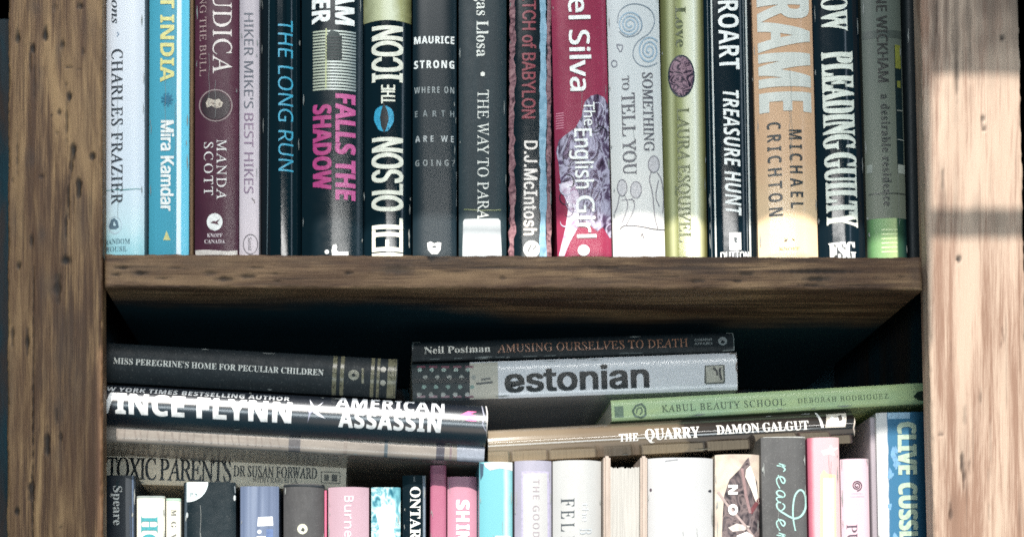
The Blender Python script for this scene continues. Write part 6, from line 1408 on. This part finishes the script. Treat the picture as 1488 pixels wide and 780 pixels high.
m = picture_mat('sepia_leaf_photo', [(192, 182, 171), (179, 167, 154), (160, 146, 137)], 50, distort=1.5)
b = lo('hardcover_book', 'book with a sepia photograph of dark leaves and spaced white capitals', 1040.5, 1105, m, ytop=659.5, y=.027, b=.003, n=3)
lf = picture_mat('leaf_greys', [(44, 40, 44), (79, 71, 74), (113, 100, 100), (56, 50, 53)], 140, (1, 1, .6), distort=2)
b.P([(1052, 720), (1060, 696), (1074, 682), (1084, 668), (1088, 664), (1090, 676), (1100, 700), (1104, 740), (1104, 800), (1048, 800), (1050, 750)], lf, name='leaf_picture')
b.P([(1084, 682), (1090, 676), (1097, 694), (1100, 712), (1103, 732), (1098, 728), (1092, 712), (1083, 692)], (223, 215, 205), name='leaf_picture', layer=2)
b.L([(1078, 680), (1084, 720), (1090, 745)], 4, (140, 115, 115), name='leaf_picture', layer=2); b.L([(1090, 745), (1104, 724)], 6, (109, 65, 69), name='leaf_picture', layer=2)
b.L([(1043, 714), (1056, 732), (1080, 760), (1098, 784)], 3.4, (160, 143, 140), name='leaf_picture', layer=2)
b.P([(1058, 766), (1070, 760), (1090, 764), (1082, 770), (1064, 772)], (188, 177, 172), name='leaf_picture', layer=2)
b.T('N', 'b', 1065, 711, 13, 13, white, mode='d', bold=.03, name='title', layer=3)
b.E(1065, 740, 7, 8, white, name='title', layer=3, inner=.45)
b.P([(1070, 778), (1085, 772), (1094, 778), (1090, 784), (1074, 784)], white, name='title', layer=3)

m = cover_mat('chalkboard_grey', (67, 67, 68), 0.62, scale=60, var=.2, speck=.22, bump=.3)
b = lo('hardcover_book', 'tall charcoal book with mint handwritten lettering', 1109, 1173.5, m, ytop=634, y=.025, lean=-2)
mint = (156, 193, 188)
b.L([(1109, 635), (1172, 635.5)], 1.8, (161, 161, 158), name='worn_or_lit_edge')
def pen(pts, w=2.4):
    b.L(curve_pts([(1020 + x / 5.571, 640 + y / 5.571) for x, y in pts], 6), w, mint, name='handwriting', taper=.35)
def letter(pts, y0, ky, g0=0, w=2.3):
    pen([(602 + gy * 1.1, y0 + (gx - g0) * ky) for gx, gy in pts], w)
R1 = [(0, 18), (9, 48), (15, 63), (18, 40), (13, 2)]; R2 = [(17, 34), (29, 57), (42, 63), (51, 50)]
E1 = [(58, 12), (72, 28), (86, 40), (91, 54), (80, 63), (68, 50), (64, 22), (74, 2), (92, 6), (112, 26)]
A1 = [(158, 54), (144, 63), (127, 48), (120, 20), (130, 2), (146, 12), (158, 50), (157, 14), (167, 0), (184, 16)]
letter(R1, 184, 1.25); letter(R2, 184, 1.25); letter(E1, 286, 2.0, 62); letter(A1, 402, 1.45, 120)
pen([(640, 500), (618, 498), (604, 516), (612, 546), (636, 570), (672, 592), (712, 616), (756, 628), (806, 604), (838, 540), (836, 450), (812, 404), (782, 404), (752, 446), (738, 520), (736, 600), (744, 670), (756, 728)], 3.0)
pen([(650, 506), (668, 524), (664, 548), (640, 566)], 2.2)
letter(E1, 636, 1.8, 62); letter(R1, 746, 1.25); letter(R2, 746, 1.25)

m = ramp_mat('rose_cream_spine', [(0, (136, 67, 85)), (0.1, (164, 96, 110)), (0.2, (192, 154, 161)), (1, (190, 158, 161))], 'X', (-.0105, .0105), rough=.4, noise_amt=.06)
b = lo('paperback_book', 'rose pink book with a pale yellow panel and a white bird', 1177, 1223, m, ytop=635, y=.026, lean=-2, b=.002, n=3)
b.P([(1193, 655), (1204, 652), (1207, 646), (1210, 651), (1218, 650), (1211, 656), (1213, 662), (1205, 659), (1197, 661)], (233, 225, 223), name='bird')
yl = cover_mat('pale_yellow', (221, 202, 149), .4, scale=60, var=.08)
b.P([(1192, 690), (1197, 682), (1202, 688), (1214, 690), (1215, 800), (1192, 800)], yl, name='yellow_panel')
b.P([(1196, 694), (1212, 694), (1212, 800), (1196, 800)], cover_mat('cream_panel', (227, 218, 190), .4, scale=60, var=.05), name='yellow_panel', layer=2)
for i in range(6): b.E(1204, 702 + i * 15, 4.6, 6, (237, 233, 222), name='lettering', layer=3)

m = cover_mat('blush', (195, 169, 179), 0.42, scale=40, var=.06)
b = lo('paperback_book', 'blush pink book with a small dark spiral emblem', 1224.5, 1265.5, m, ytop=666, y=.027, lean=-2, b=.002, n=3.4)
b.L(spiral(1245, 705, 1.5, 7.6, 2.2, 0.3), 1.5, (78, 59, 68), name='publisher_mark')
b.R(1237, 715.5, 1254, 717, (193, 164, 175), name='fine_print'); b.R(1236, 720, 1256, 721.4, (193, 164, 175), name='fine_print')
b.T('PURE', 'r', 1238.5, 790, 58, 15, (84, 70, 80), bold=0, name='title')

# right-hand book: turned a little so that its side and its blue spine show
m = ramp_mat('sea_blue_spine', [(0, (186, 188, 190)), (0.17, (188, 190, 192)), (0.19, (58, 104, 136)), (0.55, (62, 110, 142)), (0.8, (34, 73, 98)), (1, (12, 44, 58))], 'X', (-.0172, .0172), rough=.36, noise_amt=.05, nscale=120, coat=.15)  # right part darkened as the post's shadow, put into the colour
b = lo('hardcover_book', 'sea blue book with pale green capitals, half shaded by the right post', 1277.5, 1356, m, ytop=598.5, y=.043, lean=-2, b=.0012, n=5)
for i in range(10):
    b.E(random.uniform(1292, 1303), random.uniform(604, 780), random.uniform(2, 5), random.uniform(3, 8), (111, 153, 188), name='cloud', wob=.2)
b.R(1290, 599, 1322, 608, (147, 180, 205), name='cloud')
pgn = (170, 188, 170)
b.T('CLIVE', 'b', 1318, 651, 74, 26, pgn, bold=.05, boldy=.02, name='author', layer=2)
b.T('CUSSLER', 'b', 1320, 761, 118, 26, pgn, bold=.05, boldy=.02, name='author', layer=2)
# grey side board beside it
m = cover_mat('grey_mauve_board', (142, 134, 142), .5, scale=60)
b = lo('hardcover_book', 'narrow grey-mauve book just left of the sea blue one', 1267.5, 1276.5, m, ytop=606, y=.047, lean=-2)

# ================================================================ wear: rubbed edges, creases and small chips on the spines
rw = random.Random(12)
LIGHT_WEAR, DARK_WEAR = (134, 138, 136), (108, 104, 100)
for bk in BOOKS:
    if bk.w < 0.006: continue
    n_ = rw.randint(3, 6)
    for _ in range(n_):
        side = rw.choice((-1, 1))
        v0 = rw.uniform(0.004, min(bk.H, 0.17)) if bk.upper else rw.uniform(max(0.004, bk.H - 0.09), bk.H - 0.003)
        ln = rw.uniform(0.0015, 0.011); wd = rw.uniform(0.00018, 0.0005)
        u0 = side * (bk.w / 2 - rw.uniform(0.0003, 0.0016))
        pts = [(u0 + rw.uniform(-.00015, .00015), v0 + ln * t / 5) for t in range(6)]
        vv = [(a - wd * (1 - abs(t / 2.5 - 1) * .8), c) for t, (a, c) in enumerate(pts)] + [(a + wd * (1 - abs(t / 2.5 - 1) * .8), c) for t, (a, c) in enumerate(pts)]
        bk.lay('scuff', vv, [(i, i + 1, 7 + i, 6 + i) for i in range(5)], ink(LIGHT_WEAR, .6), 5)
    if bk.n >= 2.5 and bk.w > .018 and not bk.horizontal and rw.random() < .6:
        for _ in range(rw.randint(1, 2)):          # reading crease along the spine
            u0 = rw.uniform(-.3, .3) * bk.w; v0 = rw.uniform(.02, .1) if bk.upper else bk.H - .07; ln = rw.uniform(.02, .06)
            pts = [(u0 + .0003 * math.sin(t * 1.7 + u0 * 900), v0 + ln * t / 9) for t in range(10)]
            vv = [(a - .00009, c) for a, c in pts] + [(a + .00009, c) for a, c in pts]
            bk.lay('crease', vv, [(i, i + 1, 11 + i, 10 + i) for i in range(9)], ink(LIGHT_WEAR, .6), 5)
